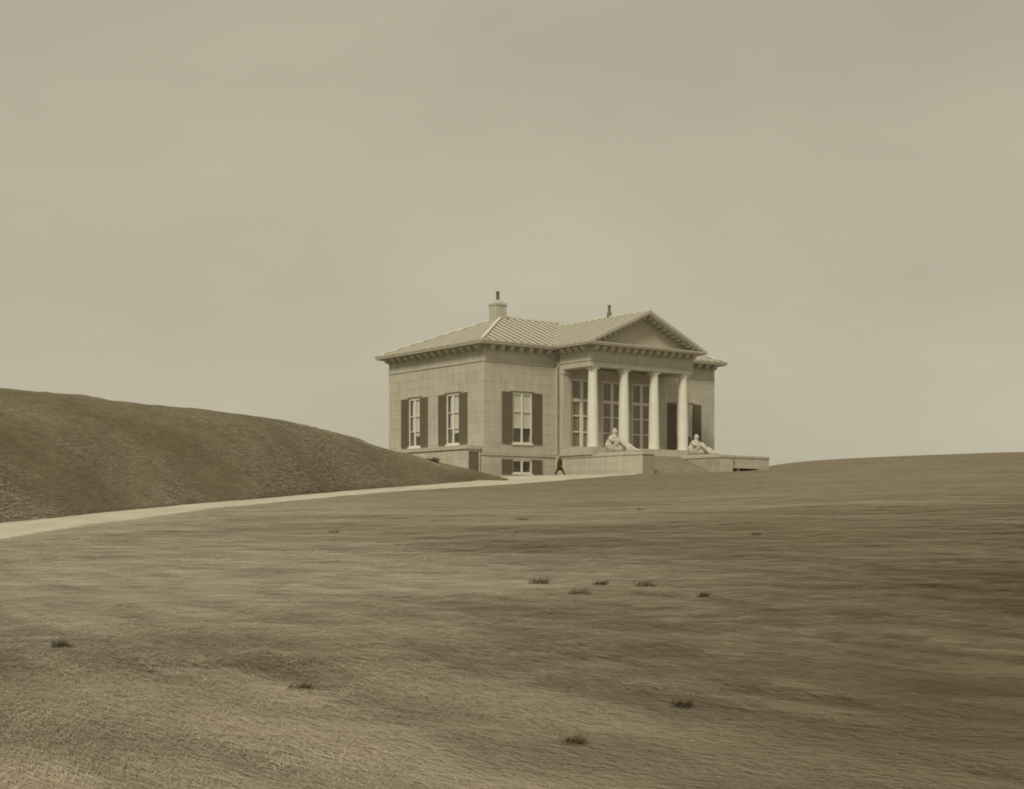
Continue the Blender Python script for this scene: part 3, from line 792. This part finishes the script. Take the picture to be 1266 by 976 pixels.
# ---- podium, pedestals, steps
Z_P = 1.82
Q = 12.32
UL0, UL1, UR0, UR1 = 8.47, 9.85, 18.34, 20.0
V_ST = 6.7
def stone_mass(name, x0, x1, y0, y1, z0, z1, faces, seed, cap=True, mat=M_PODIUM):
    t = .1
    o = MB().box(x0 + t, x1 - t, y0 + t, y1 - t, z0, z1 - (.22 if cap else 0)).build(name, M_CORE, pav)
    zt = z1 - (.22 if cap else 0)
    cs = [(z0, z0 + (zt - z0) * .36), (z0 + (zt - z0) * .36, z0 + (zt - z0) * .68), (z0 + (zt - z0) * .68, zt)]
    FR = {'front': (((x0, y0 + t), (1, 0), (0, -1)), x1 - x0, .0), 'left': (((x0 + t, y1), (0, -1), (-1, 0)), y1 - y0, t), 'right': (((x1 - t, y0), (0, 1), (1, 0)), y1 - y0, t)}
    for f_ in faces:
        fr, ln, trim = FR[f_]
        a0, a1 = 0, ln
        if f_ == 'left': a1 = ln - t
        if f_ == 'right': a0 = t
        ashlar(fr, a0, a1, cs, [], o, (M_PODIUM if mat == M_STEP else M_STEP) if f_ == 'front' else mat, length=2.1, thick=t, seed=seed)  # front takes the other stone, so its tone differs from the sides
    if cap:
        MB().box(x0 - .07, x1 + .07, y0 - .07, y1, z1 - .22, z1).build('coping', M_TRIM, o)
    return o
stone_mass('podium', UL0 + .012, W - UL0 - .012, -V_ST, -VB - .03, -.5, Z_P, (), 21, cap=True)
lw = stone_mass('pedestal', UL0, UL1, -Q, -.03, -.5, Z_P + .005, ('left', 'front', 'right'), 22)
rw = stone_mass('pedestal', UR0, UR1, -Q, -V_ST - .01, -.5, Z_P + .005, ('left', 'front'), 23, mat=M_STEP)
# stylobate under the columns
MB().box(pu0 - .15, pu1 + .15, -PV - .95, -VB - .02, Z_P, Z_CB - .34).box(pu0 - .02, pu1 + .02, -PV - .72, -VB - .02, Z_CB - .34, Z_CB).build('stylobate', M_TRIM, pav)
ns = 11
for i in range(ns):
    z1 = Z_P - (i) * (Z_P + .1) / ns
    v0 = -V_ST - i * .48
    MB().box(UL1 - .05, UR0 + .05, v0 - .50, -V_ST - .02 if i == 0 else v0 + .02, z1 - (Z_P + .1) / ns - .25, z1 - .02).build('step', M_STEP, pav)
# terrace wing right of the stairs, with a low opening below its lintel
TR0, TR1 = UR1 + .01, 25.3
TF = ((0, -Q + .35), (1, 0), (0, -1))
ops = [(TR0 + .05, 23.6, -.6, .80)]
mb = MB()
for (x0, x1, y0, y1) in cells(TR0, TR1, -.5, Z_P - .2, ops): mb.fbox(TF, x0, x1, -.5, 0, y0, y1)
mb.box(TR1 - .5, TR1 - .001, -Q + .86, -1.0, -.5, Z_P - .2)
mb.box(TR0 + .01, TR1 - .51, -Q + .86, -1.0, Z_P - .5, Z_P - .2)
tw = mb.build('terrace_wall', M_CORE, pav)
ashlar(TF, TR0, TR1, [(-.5, .80), (.80, Z_P - .2)], ops, tw, M_STONE, length=2.6, thick=.08, seed=31)
MB().fbox(TF, TR0 + .0, TR1 + .06, -.55, .14, Z_P - .2, Z_P).build('coping', M_TRIM, tw)
MB().fbox(TF, TR0 + .02, 23.75, -.3, .16, .62, .84).build('lintel', M_TRIM, tw)
MB().fbox(TF, 21.0, 21.45, -.45, -.1, -.5, .62).build('pier', M_TRIM, tw)
# terrace along the left side with its cellar door
TW = 1.63
tv0 = .39
tl = MB().box(-TW + .1, -.13, tv0 + .1, 14.5, -.6, 2.28).build('terrace_wall', M_PODIUM, pav)
LF = ((-TW + .1, 14.5), (0, -1), (-1, 0))
ashlar(LF, 0, 14.5 - tv0 - .1, [(-.5, .45), (.45, 1.4), (1.4, 2.28)], [], tl, M_PODIUM, length=2.2, thick=.1, seed=41)
MB().box(-TW - .12, -.13, tv0 - .12, 14.6, 2.28, 2.60).build('terrace_slab', M_TRIM, tl)
DF = ((-TW, tv0 + .1), (1, 0), (0, -1))
ashlar(DF, 0, TW - .14, [(-.5, 2.04), (2.04, 2.28)], [(.16, 1.30, -.5, 2.04)], tl, M_PODIUM, length=1.6, thick=.1, seed=42)
dr = MB().fbox(DF, .18, 1.28, .005, .045, -.45, 2.02).build('door', M_SHUT, pav)
for i in range(5):
    MB().fbox(DF, .19 + i * .218, .19 + i * .218 + .2, .046, .07, -.42, 2.0).build('plank', M_SHUT, dr)
MB().fbox(DF, 1.12, 1.18, .07, .12, .85, .98).build('handle', M_IRON, dr)

# ------------------------------------------------------------------ figures grown from a skeleton
def skin_mesh(name, pts, edges, rad, voxel=.03, smooth=4):
    """tapered limbs along a skeleton, fused into one continuous surface"""
    mb = MB(); seg = 14
    for p, r in zip(pts, rad):
        vs, fs = [], []
        for a in range(1, 8):
            for b in range(seg):
                t, f = math.pi * a / 8, 2 * math.pi * b / seg
                vs.append((p[0] + r * math.sin(t) * math.cos(f), p[1] + r * math.sin(t) * math.sin(f), p[2] + r * math.cos(t)))
        for a in range(6):
            for b in range(seg): fs.append((a * seg + b, (a + 1) * seg + b, (a + 1) * seg + (b + 1) % seg, a * seg + (b + 1) % seg))
        fs.append(tuple(range(seg))); fs.append(tuple(range(7 * seg - 1, 6 * seg - 1, -1)))
        mb.add(vs, fs)
    for i, j in edges:
        p, q = Vector(pts[i]), Vector(pts[j]); d = (q - p)
        if d.length < 1e-4: continue
        d.normalize(); a = d.orthogonal().normalized(); b = d.cross(a)
        vs = []
        for c, r in ((p, rad[i]), (q, rad[j])):
            for k in range(seg):
                t = 2 * math.pi * k / seg; vs.append(tuple(c + (a * math.cos(t) + b * math.sin(t)) * r))
        mb.add(vs, [(k, (k + 1) % seg, seg + (k + 1) % seg, seg + k) for k in range(seg)] + [tuple(range(seg - 1, -1, -1)), tuple(range(seg, 2 * seg))])
    me = mb.mesh(name + '_rig')
    o = bpy.data.objects.new(name + '_rig', me); COL.objects.link(o)
    r = o.modifiers.new('re', 'REMESH'); r.mode = 'VOXEL'; r.voxel_size = voxel; r.use_smooth_shade = True
    q = o.modifiers.new('sm', 'SMOOTH'); q.iterations = smooth
    bpy.context.view_layer.update()
    res = bpy.data.meshes.new_from_object(o.evaluated_get(bpy.context.evaluated_depsgraph_get())); res.name = name
    bpy.data.objects.remove(o, do_unlink=True); bpy.data.meshes.remove(me)
    res.materials.clear(); res.polygons.foreach_set('use_smooth', [True] * len(res.polygons))
    return res

def chain(P, E, R, start, pts):
    """append a chain of (x,y,z,r) hanging from vertex start (or None)"""
    k = start
    for p in pts:
        P.append(p[:3]); R.append(p[3])
        if k is not None: E.append((k, len(P) - 1))
        k = len(P) - 1
    return k
# seated statue: x forward, y to its left, z up from the plinth; about twice life size
def statue_mesh():
    P, E, R = [], [], []
    pel = chain(P, E, R, None, [(0, 0, .34, .36)])
    ch_ = chain(P, E, R, pel, [(-.08, 0, .62, .32), (-.12, 0, .92, .36), (-.10, 0, 1.22, .36)])
    nk = chain(P, E, R, ch_, [(-.06, 0, 1.46, .14)])
    chain(P, E, R, nk, [(.0, 0, 1.64, .22), (.02, 0, 1.78, .25), (.0, 0, 1.93, .18)])
    for s in (1, -1):
        # leg: raised knee and a long shin running forward to the foot; the far leg lies flatter
        kz = 1.02 if s < 0 else .62
        kx = 1.10 if s < 0 else 1.25
        k = chain(P, E, R, pel, [(.25, .2 * s, .38, .28), (kx * .62, .3 * s, .30 + kz * .42, .25), (kx, .34 * s, kz, .20)])
        a = chain(P, E, R, k, [(kx + .48, .34 * s, kz * .66, .17), (2.15, .34 * s, .20, .13)])
        chain(P, E, R, a, [(2.42, .36 * s, .13, .12), (2.62, .36 * s, .10, .08)])
        # arm: the near one braced back, the far one over the knee
        sh_ = chain(P, E, R, ch_, [(-.08, .42 * s, 1.26, .19)])
        if s < 0:
            el = chain(P, E, R, sh_, [(.22, -.52, 1.02, .13), (.55, -.48, .98, .12)])
            chain(P, E, R, el, [(.85, -.40, 1.08, .10), (1.02, -.38, 1.14, .09)])
        else:
            el = chain(P, E, R, sh_, [(-.42, .60, .85, .14), (-.66, .62, .50, .12)])
            chain(P, E, R, el, [(-.72, .62, .16, .10), (-.60, .64, .08, .09)])
    # mantle falling behind and over the lap
    chain(P, E, R, pel, [(-.40, 0, .62, .58), (-.30, 0, 1.0, .46)])
    chain(P, E, R, pel, [(.45, 0, .42, .46), (.85, 0, .34, .36)])
    m1 = chain(P, E, R, pel, [(-.45, 0, .34, .42), (-.85, 0, .26, .30), (-1.2, .05, .14, .16)])
    me = skin_mesh('statue', P, E, R, .05, 3)
    nv = len(me.vertices); co = np.empty(nv * 3); me.vertices.foreach_get('co', co); co = co.reshape(-1, 3)
    # folds carved over back and lap
    fold = np.sin(co[:, 0] * 17 + co[:, 2] * 11 + np.sin(co[:, 1] * 9) * 1.4) * .016 * (co[:, 2] < 1.15)
    nrm = np.empty(nv * 3); me.vertices.foreach_get('normal', nrm); co += nrm.reshape(-1, 3) * fold[:, None]
    me.vertices.foreach_set('co', co.ravel()); me.update()
    return me
SM = statue_mesh(); SM.materials.append(M_STATUE)
PL = MB().box(-1.45, 2.85, -.60, .60, 0, .08).box(-1.40, 2.80, -.56, .56, .08, .12).mesh('plinth'); PL.materials.append(M_STATUE)
SMALL = MB().lathe(0, 0, [(.10, 0), (.27, .08), (.31, .24), (.24, .40), (.12, .47), (.03, .50)], 14).mesh('rock', True); SMALL.materials.append(M_STATUE)
def to_world(u, v, z):
    a = pav.rotation_euler.z; c, s = math.cos(a), math.sin(a)
    return (pav.location.x + u * c - v * s, pav.location.y + u * s + v * c, ZB + z)
def statue(u, v, label, sc, dz):
    root = bpy.data.objects.new('statue', None); COL.objects.link(root)
    root.location = to_world(u, v, dz); root.rotation_euler = (0, 0, pav.rotation_euler.z - math.pi / 2); root.scale = (sc,) * 3
    tag(root, label, 'statue', 'statues on the stair pedestals')
    b = link('figure', SM, None, root); b.location = (0, 0, .10)
    link('plinth', PL, None, root)
    return root
statue(9.2, -7.75, 'pale stone statue of a seated figure on the left stair wall, before the columns', 1.08, Z_P + .006)
statue(19.15, -8.35, 'pale stone statue of a seated figure on the right stair wall, against the dark shutter', .98, Z_P + .006)

# ------------------------------------------------------------------ person by the podium
def person(px, py, h, label, face):
    X, Y = ground_at(px, py)
    root = bpy.data.objects.new('person', None); COL.objects.link(root)
    root.location = (X, Y, float(z_ground(np.array([X]), np.array([Y]))[0]) + .035)
    root.rotation_euler = (0, 0, face); k = h / 1.72; root.scale = (k, k, k)
    tag(root, label, 'person')
    P, E, R = [], [], []
    pel = chain(P, E, R, None, [(0, 0, .93, .125)])
    c_ = chain(P, E, R, pel, [(.0, 0, 1.10, .125), (.02, 0, 1.28, .145), (.03, 0, 1.40, .12)])
    n_ = chain(P, E, R, c_, [(.04, 0, 1.50, .055)])
    chain(P, E, R, n_, [(.055, 0, 1.57, .075), (.06, 0, 1.64, .088), (.05, 0, 1.70, .065)])
    for s in (1, -1):
        st = .40 * s                                       # mid stride
        hp_ = chain(P, E, R, pel, [(.0, .09 * s, .88, .09)])
        kn = chain(P, E, R, hp_, [(st * .55 + .02, .10 * s, .49, .062)])
        an = chain(P, E, R, kn, [(st, .10 * s, .09, .045)])
        chain(P, E, R, an, [(st + .10, .11 * s, .045, .042), (st + .19, .11 * s, .035, .03)])
        sh_ = chain(P, E, R, c_, [(.02, .19 * s, 1.38, .065)])
        el = chain(P, E, R, sh_, [(-.12 * s + .0, .25 * s, 1.12, .047)])
        wr_ = chain(P, E, R, el, [(-.14 * s + .10, .24 * s, .89, .034)])
        hx, hy = -.14 * s + .12, .24 * s
        pm_ = chain(P, E, R, wr_, [(hx, hy, .82, .032)])
        for j, ln in enumerate((.075, .085, .08, .06)):
            chain(P, E, R, pm_, [(hx + .03 - .02 * j, hy, .79, .012), (hx + .035 - .02 * j, hy - .012 * s, .79 - ln * .6, .009), (hx + .03 - .02 * j, hy - .03 * s, .79 - ln, .008)])
        chain(P, E, R, wr_, [(hx + .045, hy - .015 * s, .815, .012), (hx + .055, hy - .02 * s, .775, .009)])
    me = skin_mesh('body', P, E, R, .011, 2)
    body = link('body', me, M_SKIN, root)
    # coat, trousers, hair as clothing over the body
    P, E, R = [], [], []
    t0 = chain(P, E, R, None, [(0, 0, 1.16, .25)])
    tp = chain(P, E, R, t0, [(.02, 0, 1.32, .25), (.03, 0, 1.43, .18), (.04, 0, 1.475, .085)])
    chain(P, E, R, t0, [(0, 0, 1.0, .26), (0, 0, .84, .28), (0, 0, .70, .28)])
    for s in (1, -1):
        sh_ = chain(P, E, R, 1, [(.02, .195 * s, 1.385, .085)])
        el = chain(P, E, R, sh_, [(-.12 * s, .25 * s, 1.12, .066)])
        chain(P, E, R, el, [(-.14 * s + .09, .24 * s, .91, .052)])
    link('coat', skin_mesh('coat', P, E, R, .02, 4), M_COAT, root)
    P, E, R = [], [], []
    pv = chain(P, E, R, None, [(0, 0, .95, .14)])
    for s in (1, -1):
        st = .40 * s
        hp_ = chain(P, E, R, pv, [(.0, .095 * s, .85, .15)])
        kn = chain(P, E, R, hp_, [(st * .55 + .02, .10 * s, .49, .11)])
        an = chain(P, E, R, kn, [(st, .10 * s, .10, .085)])
        chain(P, E, R, an, [(st + .09, .11 * s, .055, .055), (st + .19, .11 * s, .04, .038)])
    link('trousers', skin_mesh('trousers', P, E, R, .02, 4), M_TROUS, root)
    hm = MB().lathe(.03, 0, [(.105, 1.63), (.108, 1.68), (.09, 1.74), (.05, 1.775), (.01, 1.785)], 16).mesh('hair', True)
    link('hair', hm, M_HAIR, root)
    # face
    f_ = MB().lathe(.145, 0, [(.004, 1.655), (.014, 1.635), (.016, 1.62), (.005, 1.612)], 8).build('nose', M_SKIN, root, True)
    for s in (1, -1):
        MB().lathe(.135, .034 * s, [(.002, 1.658), (.010, 1.664), (.010, 1.670), (.002, 1.676)], 8).build('eye', M_HAIR, root)
        MB().lathe(.05, .09 * s, [(.004, 1.61), (.018, 1.63), (.02, 1.655), (.006, 1.675)], 8).build('ear', M_SKIN, root)
    MB().box(.128, .139, -.022, .022, 1.588, 1.596).build('mouth', M_TROUS, root)
    return root
person(692, 584.2, 1.62, 'person in dark clothes in mid stride beside the left corner of the podium', math.radians(-25))

# ------------------------------------------------------------------ grass (stuff) and countable tufts
def blade_mesh(name, n, spread, lmin, lmax, lean, width, comb=0.0, seed=0, tipdrop=.0):
    r = np.random.default_rng(seed); V, Fc = [], []
    for i in range(n):
        a = r.uniform(0, 2 * math.pi); d = spread * math.sqrt(r.uniform())
        x, y = d * math.cos(a), d * math.sin(a)
        # combed towards +x with scatter
        th = r.normal(0, 0.55) * (1 - comb) * 2.2 + r.normal(0, .18)
        ln = r.uniform(lmin, lmax); le = min(max(r.normal(lean, .14), .05), 1.52)
        flat = lean > 1.3
        if flat: le = r.normal(1.57, .045)
        dx, dy = math.cos(th), math.sin(th); w = width * r.uniform(.7, 1.3) / 2
        k = len(V); px, py, pz = x, y, -.02; ang_ = le * .96 if flat else le * .45
        if flat: pz = r.uniform(.002, .014)
        sx, sy = -dy * w, dx * w
        for j in range(4):
            ww = (1, .85, .5, .0)[j]
            if j < 3: V += [(px - sx * ww, py - sy * ww, pz), (px + sx * ww, py + sy * ww, pz)]
            else: V.append((px, py, pz))
            step = ln / 3
            px += dx * math.sin(ang_) * step; py += dy * math.sin(ang_) * step; pz += math.cos(ang_) * step
            ang_ += .02 if flat else le * .45
        Fc += [(k, k + 1, k + 3, k + 2), (k + 2, k + 3, k + 5, k + 4), (k + 4, k + 5, k + 6)]
    me = bpy.data.meshes.new(name); me.from_pydata(V, [], Fc); me.update()
    return me

def grass_material(name, ca, cb, scale2, stretch, lo=.78, hi=1.18):
    m = bpy.data.materials.new(name); m.use_nodes = True
    n = m.node_tree.nodes; l = m.node_tree.links.new
    p = n['Principled BSDF']; p.inputs['Roughness'].default_value = .8; p.inputs['Specular IOR Level'].default_value = .12
    geo0 = n.new('ShaderNodeNewGeometry'); nm = n.new('ShaderNodeVectorMath'); nm.operation = 'ADD'; nm.inputs[1].default_value = (0, 0, 1.6)
    nn = n.new('ShaderNodeVectorMath'); nn.operation = 'NORMALIZE'
    l(geo0.outputs['Normal'], nm.inputs[0]); l(nm.outputs[0], nn.inputs[0]); l(nn.outputs[0], p.inputs['Normal'])     # blades stand in a soft mass: shading normals lean upward
    geo = n.new('ShaderNodeNewGeometry'); mpn = n.new('ShaderNodeMapping'); mpn.inputs['Scale'].default_value = stretch
    l(geo.outputs['Position'], mpn.inputs[0])
    t = n.new('ShaderNodeAttribute'); t.attribute_type = 'INSTANCER'; t.attribute_name = 'tone'
    mx = n.new('ShaderNodeMix'); mx.data_type = 'RGBA'; mx.inputs[6].default_value = (*ca, 1); mx.inputs[7].default_value = (*cb, 1)
    l(t.outputs['Fac'], mx.inputs['Factor'])
    at = n.new('ShaderNodeAttribute'); at.attribute_type = 'INSTANCER'; at.attribute_name = 'shade'
    r2 = n.new('ShaderNodeMapRange'); r2.inputs['To Min'].default_value = lo; r2.inputs['To Max'].default_value = hi
    l(at.outputs['Fac'], r2.inputs['Value'])
    vm = n.new('ShaderNodeVectorMath'); vm.operation = 'SCALE'; l(mx.outputs[2], vm.inputs[0]); l(r2.outputs[0], vm.inputs['Scale'])
    l(vm.outputs[0], p.inputs['Base Color'])
    tr = n.new('ShaderNodeBsdfTranslucent'); l(vm.outputs[0], tr.inputs[0])
    ms = n.new('ShaderNodeMixShader'); ms.inputs[0].default_value = .4
    l(p.outputs[0], ms.inputs[1]); l(tr.outputs[0], ms.inputs[2]); l(ms.outputs[0], n['Material Output'].inputs[0])
    return m

def scatter(name, pos, rot, scl, shade, tones, meshes, mat, label):
    """points carrying their own turn, size and shade, each set with one of the tuft meshes by geometry nodes"""
    me = bpy.data.meshes.new(name); me.vertices.add(len(pos)); me.vertices.foreach_set('co', pos.astype(np.float32).ravel())
    for nm, ty, arr in (('rot', 'FLOAT', rot), ('scl', 'FLOAT', scl), ('shade', 'FLOAT', shade), ('tone', 'FLOAT', tones)):
        a = me.attributes.new(nm, ty, 'POINT'); a.data.foreach_set('value', arr.astype(np.float32))
    pick = rng.integers(0, len(meshes), len(pos))
    a = me.attributes.new('pick', 'INT', 'POINT'); a.data.foreach_set('value', pick.astype(np.int32))
    o = link(name, me, mat)
    tag(o, label, 'grass', kind='stuff')
    g = bpy.data.node_groups.new(name + '_nodes', 'GeometryNodeTree')
    g.interface.new_socket('Geometry', in_out='INPUT', socket_type='NodeSocketGeometry'); g.interface.new_socket('Geometry', in_out='OUTPUT', socket_type='NodeSocketGeometry')
    N = g.nodes; l = g.links.new
    gi, go = N.new('NodeGroupInput'), N.new('NodeGroupOutput')
    def attr(nm, ty):
        a = N.new('GeometryNodeInputNamedAttribute'); a.data_type = ty; a.inputs[0].default_value = nm; return a.outputs[0]
    m2p = N.new('GeometryNodeMeshToPoints'); l(gi.outputs[0], m2p.inputs[0])
    cmb = N.new('ShaderNodeCombineXYZ'); l(attr('rot', 'FLOAT'), cmb.inputs[2])
    jn = N.new('GeometryNodeJoinGeometry')
    for i, b in enumerate(meshes):
        src = bpy.data.objects.new('tuft_source', b)        # never linked: only the shape is read
        oi = N.new('GeometryNodeObjectInfo'); oi.inputs['Object'].default_value = src
        if not b.materials: b.materials.append(mat)
        cmp_ = N.new('FunctionNodeCompare'); cmp_.data_type = 'INT'; cmp_.operation = 'EQUAL'
        l(attr('pick', 'INT'), cmp_.inputs[2]); cmp_.inputs[3].default_value = i
        ins = N.new('GeometryNodeInstanceOnPoints')
        l(m2p.outputs[0], ins.inputs['Points']); l(cmp_.outputs[0], ins.inputs['Selection']); l(oi.outputs['Geometry'], ins.inputs['Instance'])
        l(cmb.outputs[0], ins.inputs['Rotation']); l(attr('scl', 'FLOAT'), ins.inputs['Scale'])
        l(ins.outputs[0], jn.inputs[0])
    l(jn.outputs[0], go.inputs[0])
    md = o.modifiers.new('scatter', 'NODES'); md.node_group = g
    return o

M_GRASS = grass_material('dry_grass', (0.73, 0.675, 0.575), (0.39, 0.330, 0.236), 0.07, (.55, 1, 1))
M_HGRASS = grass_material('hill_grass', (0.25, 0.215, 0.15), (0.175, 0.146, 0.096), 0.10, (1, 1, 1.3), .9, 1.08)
combed = [blade_mesh('grass_tuft', 30, .22, .12, .38, 1.40, .0048, comb=.92, seed=100 + i) for i in range(6)]
short = [blade_mesh('short_grass', 20, .16, .03, .085, 1.15, .008, comb=.4, seed=200 + i) for i in range(4)]

# near turf: tufts laid over by the wind; thinner with distance
def wedge(n, y0, y1, pw_, half=0.47):
    Y = (y0 ** pw_ + rng.random(n) * (y1 ** pw_ - y0 ** pw_)) ** (1 / pw_)
    X = (rng.random(n) * 2 - 1) * (half * Y + 3.6)
    return X, Y
X, Y = wedge(210000, 4.5, 72, .60)
wx, wy = math.cos(-.98), math.sin(-.98)                      # the way the wind lays the grass
al, ac = X * wx + Y * wy, -X * wy + Y * wx
stre = vnoise(al * .35, ac * 2.2, 31) * .45 + vnoise(al * .9, ac * 6.5, 32) * .55
keep = (path_dist(X, Y) > .15 - .45 * rng.random(len(X)) ** 2) & (stre > .02 + .2 * rng.random(len(X))) & (rng.random(len(X)) < np.clip((72 - Y) / 22, 0, 1))
X, Y, stre = X[keep], Y[keep], stre[keep]
big = np.clip(vnoise(X * .12, Y * .2, 33) * 1.6 - .3, 0, 1)
sc_ = (.6 + .5 * rng.random(len(X))) * (.8 + .4 * big) * np.clip(Y / 26, 1, 1.7)
rot_ = -.98 + .35 * (vnoise(X * .1, Y * .1, 34) - .5) + rng.normal(0, .16, len(X))
pos = np.stack([X, Y, z_ground(X, Y) - .01], 1)
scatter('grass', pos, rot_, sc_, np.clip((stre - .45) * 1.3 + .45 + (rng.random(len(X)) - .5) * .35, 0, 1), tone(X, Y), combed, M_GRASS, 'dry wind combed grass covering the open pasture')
X, Y = wedge(150000, 42, 200, 1.0)
ok = (rng.random(len(X)) < np.clip((Y - 42) / 22, 0, 1)) & (path_dist(X, Y) > .15 - .45 * rng.random(len(X)) ** 2)
pxx = px_of(X, Y)
# not under the hill, not inside the building
fyy = np.interp(pxx, hp, Yf, right=999)
ok &= ~((pxx < 628) & (Y > fyy + .5))
def in_house(X, Y, m=.3):
    dx, dy = X - pav.location.x, Y - pav.location.y; c, s = math.sin(TH), math.cos(TH)
    uu, vv_ = dx * c + dy * s, -dx * s + dy * c
    return ((uu > -2 - m) & (uu < W + m) & (vv_ > -m) & (vv_ < S + m)) | ((uu > UL0 - m) & (uu < TR1 + m) & (vv_ > -Q - m * .3) & (vv_ < 0))
ok &= ~in_house(X, Y)
X, Y = X[ok], Y[ok]
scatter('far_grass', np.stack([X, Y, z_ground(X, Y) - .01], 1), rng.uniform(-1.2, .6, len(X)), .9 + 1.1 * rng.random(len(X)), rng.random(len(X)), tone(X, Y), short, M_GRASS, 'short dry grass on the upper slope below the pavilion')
# hill cover
n = 90000
hpx = rng.uniform(-300, 620, n); tH = rng.random(n) ** 1.5 * 1.1 - .01
fY_, cY_ = np.interp(hpx, hp, Yf), np.interp(hpx, hp, Yc)
Yh = fY_ + (cY_ - fY_) * tH; Xh = (hpx - CX) / F * Yh
Zh, tq = hill_z(hpx, Yh)
ok = ~in_house(Xh, Yh) & (path_dist(Xh, Yh) > -.35 * rng.random(len(Xh)))
Xh, Yh, Zh = Xh[ok], Yh[ok], Zh[ok]
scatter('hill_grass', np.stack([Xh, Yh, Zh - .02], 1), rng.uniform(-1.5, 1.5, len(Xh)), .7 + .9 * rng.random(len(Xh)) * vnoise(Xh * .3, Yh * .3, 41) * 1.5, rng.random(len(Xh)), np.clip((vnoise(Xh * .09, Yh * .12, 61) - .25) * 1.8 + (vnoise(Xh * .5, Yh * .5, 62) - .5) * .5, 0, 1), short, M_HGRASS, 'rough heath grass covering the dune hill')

# single dark tufts
M_TUFT = material('dark_tuft', (0.165, 0.137, 0.088), var=.25, scale=6, rough=.95, obj_rand=.12)
def tuft(px, py, width_px, label, nb=190, tall=1.0):
    X, Y = ground_at(px, py); wm = width_px / F * Y
    me = blade_mesh('grass_tuft', nb, wm * .45, tall * max(wm * .16, .07), tall * max(wm * .55, .2), 1.0, max(.008, wm * .018), comb=.3, seed=int(px * 7 + py))
    o = link('grass_tuft', me, M_TUFT)
    o.location = (X, Y, float(z_ground(np.array([X]), np.array([Y]))[0])); o.rotation_euler = (0, 0, -.4); o.scale = (1, .8, 1)
    tag(o, label, 'grass tuft', 'dark grass tufts on the pasture')
for a in (
    (667, 722, 32, 'broad dark grass tuft in the middle of the pasture, darkest of the cluster'),
    (716, 737, 36, 'low faint dark tuft just right of and below the broad dark tuft'),
    (742, 724, 22, 'small dark tuft above the low faint tuft mid pasture'),
    (797, 726, 30, 'spreading dark tuft at the right end of the mid pasture cluster'),
    (868, 740, 16, 'small lone dark tuft right of the mid pasture cluster'),
    (645, 644, 20, 'flat dark tuft on the slope below the basement window'),
    (412, 660, 16, 'small dark tuft below the path on the left'),
    (791, 630, 10, 'tiny dark tuft below the stairs'),
    (935, 662, 13, 'small dark tuft on the slope below the right terrace'),
    (370, 852, 38, 'spiky dark weed tuft in the near left pasture'),
    (841, 870, 28, 'spiky dark tuft in the near right pasture'),
    (706, 918, 30, 'leaning dark tuft near the bottom of the picture'),
    (75, 811, 30, 'dark tuft on the small grass bank at far left'),
): tuft(*a)

# shrub at the terrace foot
def shrub(px, Y, label):
    X = (px - CX) / F * Y; z = float(hill_z(np.array([float(px)]), np.array([Y]))[0][0])
    root = bpy.data.objects.new('shrub', None); COL.objects.link(root); root.location = (X, Y, z - .12); root.scale = (.85, .85, .6)
    tag(root, label, 'shrub')
    st = MB()
    V, Fc = [], []; r = random.Random(5)
    for i in range(14):
        a = r.uniform(0, 6.28); d = r.uniform(.3, 1.0); tip = Vector((math.cos(a) * d * 1.0, math.sin(a) * d * .6, r.uniform(.25, .75)))
        st.beam((0, 0, 0), tip, (0, 0, 1) if abs(tip.z) < .7 else (1, 0, 0), .03, .03)
        for j in range(70):
            c = tip * r.uniform(.35, 1.1) + Vector((r.gauss(0, .13), r.gauss(0, .13), r.gauss(0, .09)))
            e1_ = Vector((r.gauss(0, 1), r.gauss(0, 1), r.gauss(0, .6))).normalized() * .07; e2_ = e1_.cross(Vector((r.gauss(0, 1), r.gauss(0, 1), 1))).normalized() * .03
            k = len(V); V += [c - e1_, c + e2_, c + e1_, c - e2_]; Fc.append((k, k + 1, k + 2, k + 3))
    st.build('stem', M_TUFT, root)
    me = bpy.data.meshes.new('foliage'); me.from_pydata(V, [], Fc); link('foliage', me, M_TUFT, root)
shrub(537, 121.5, 'low dark shrub on the hill edge at the foot of the side terrace')
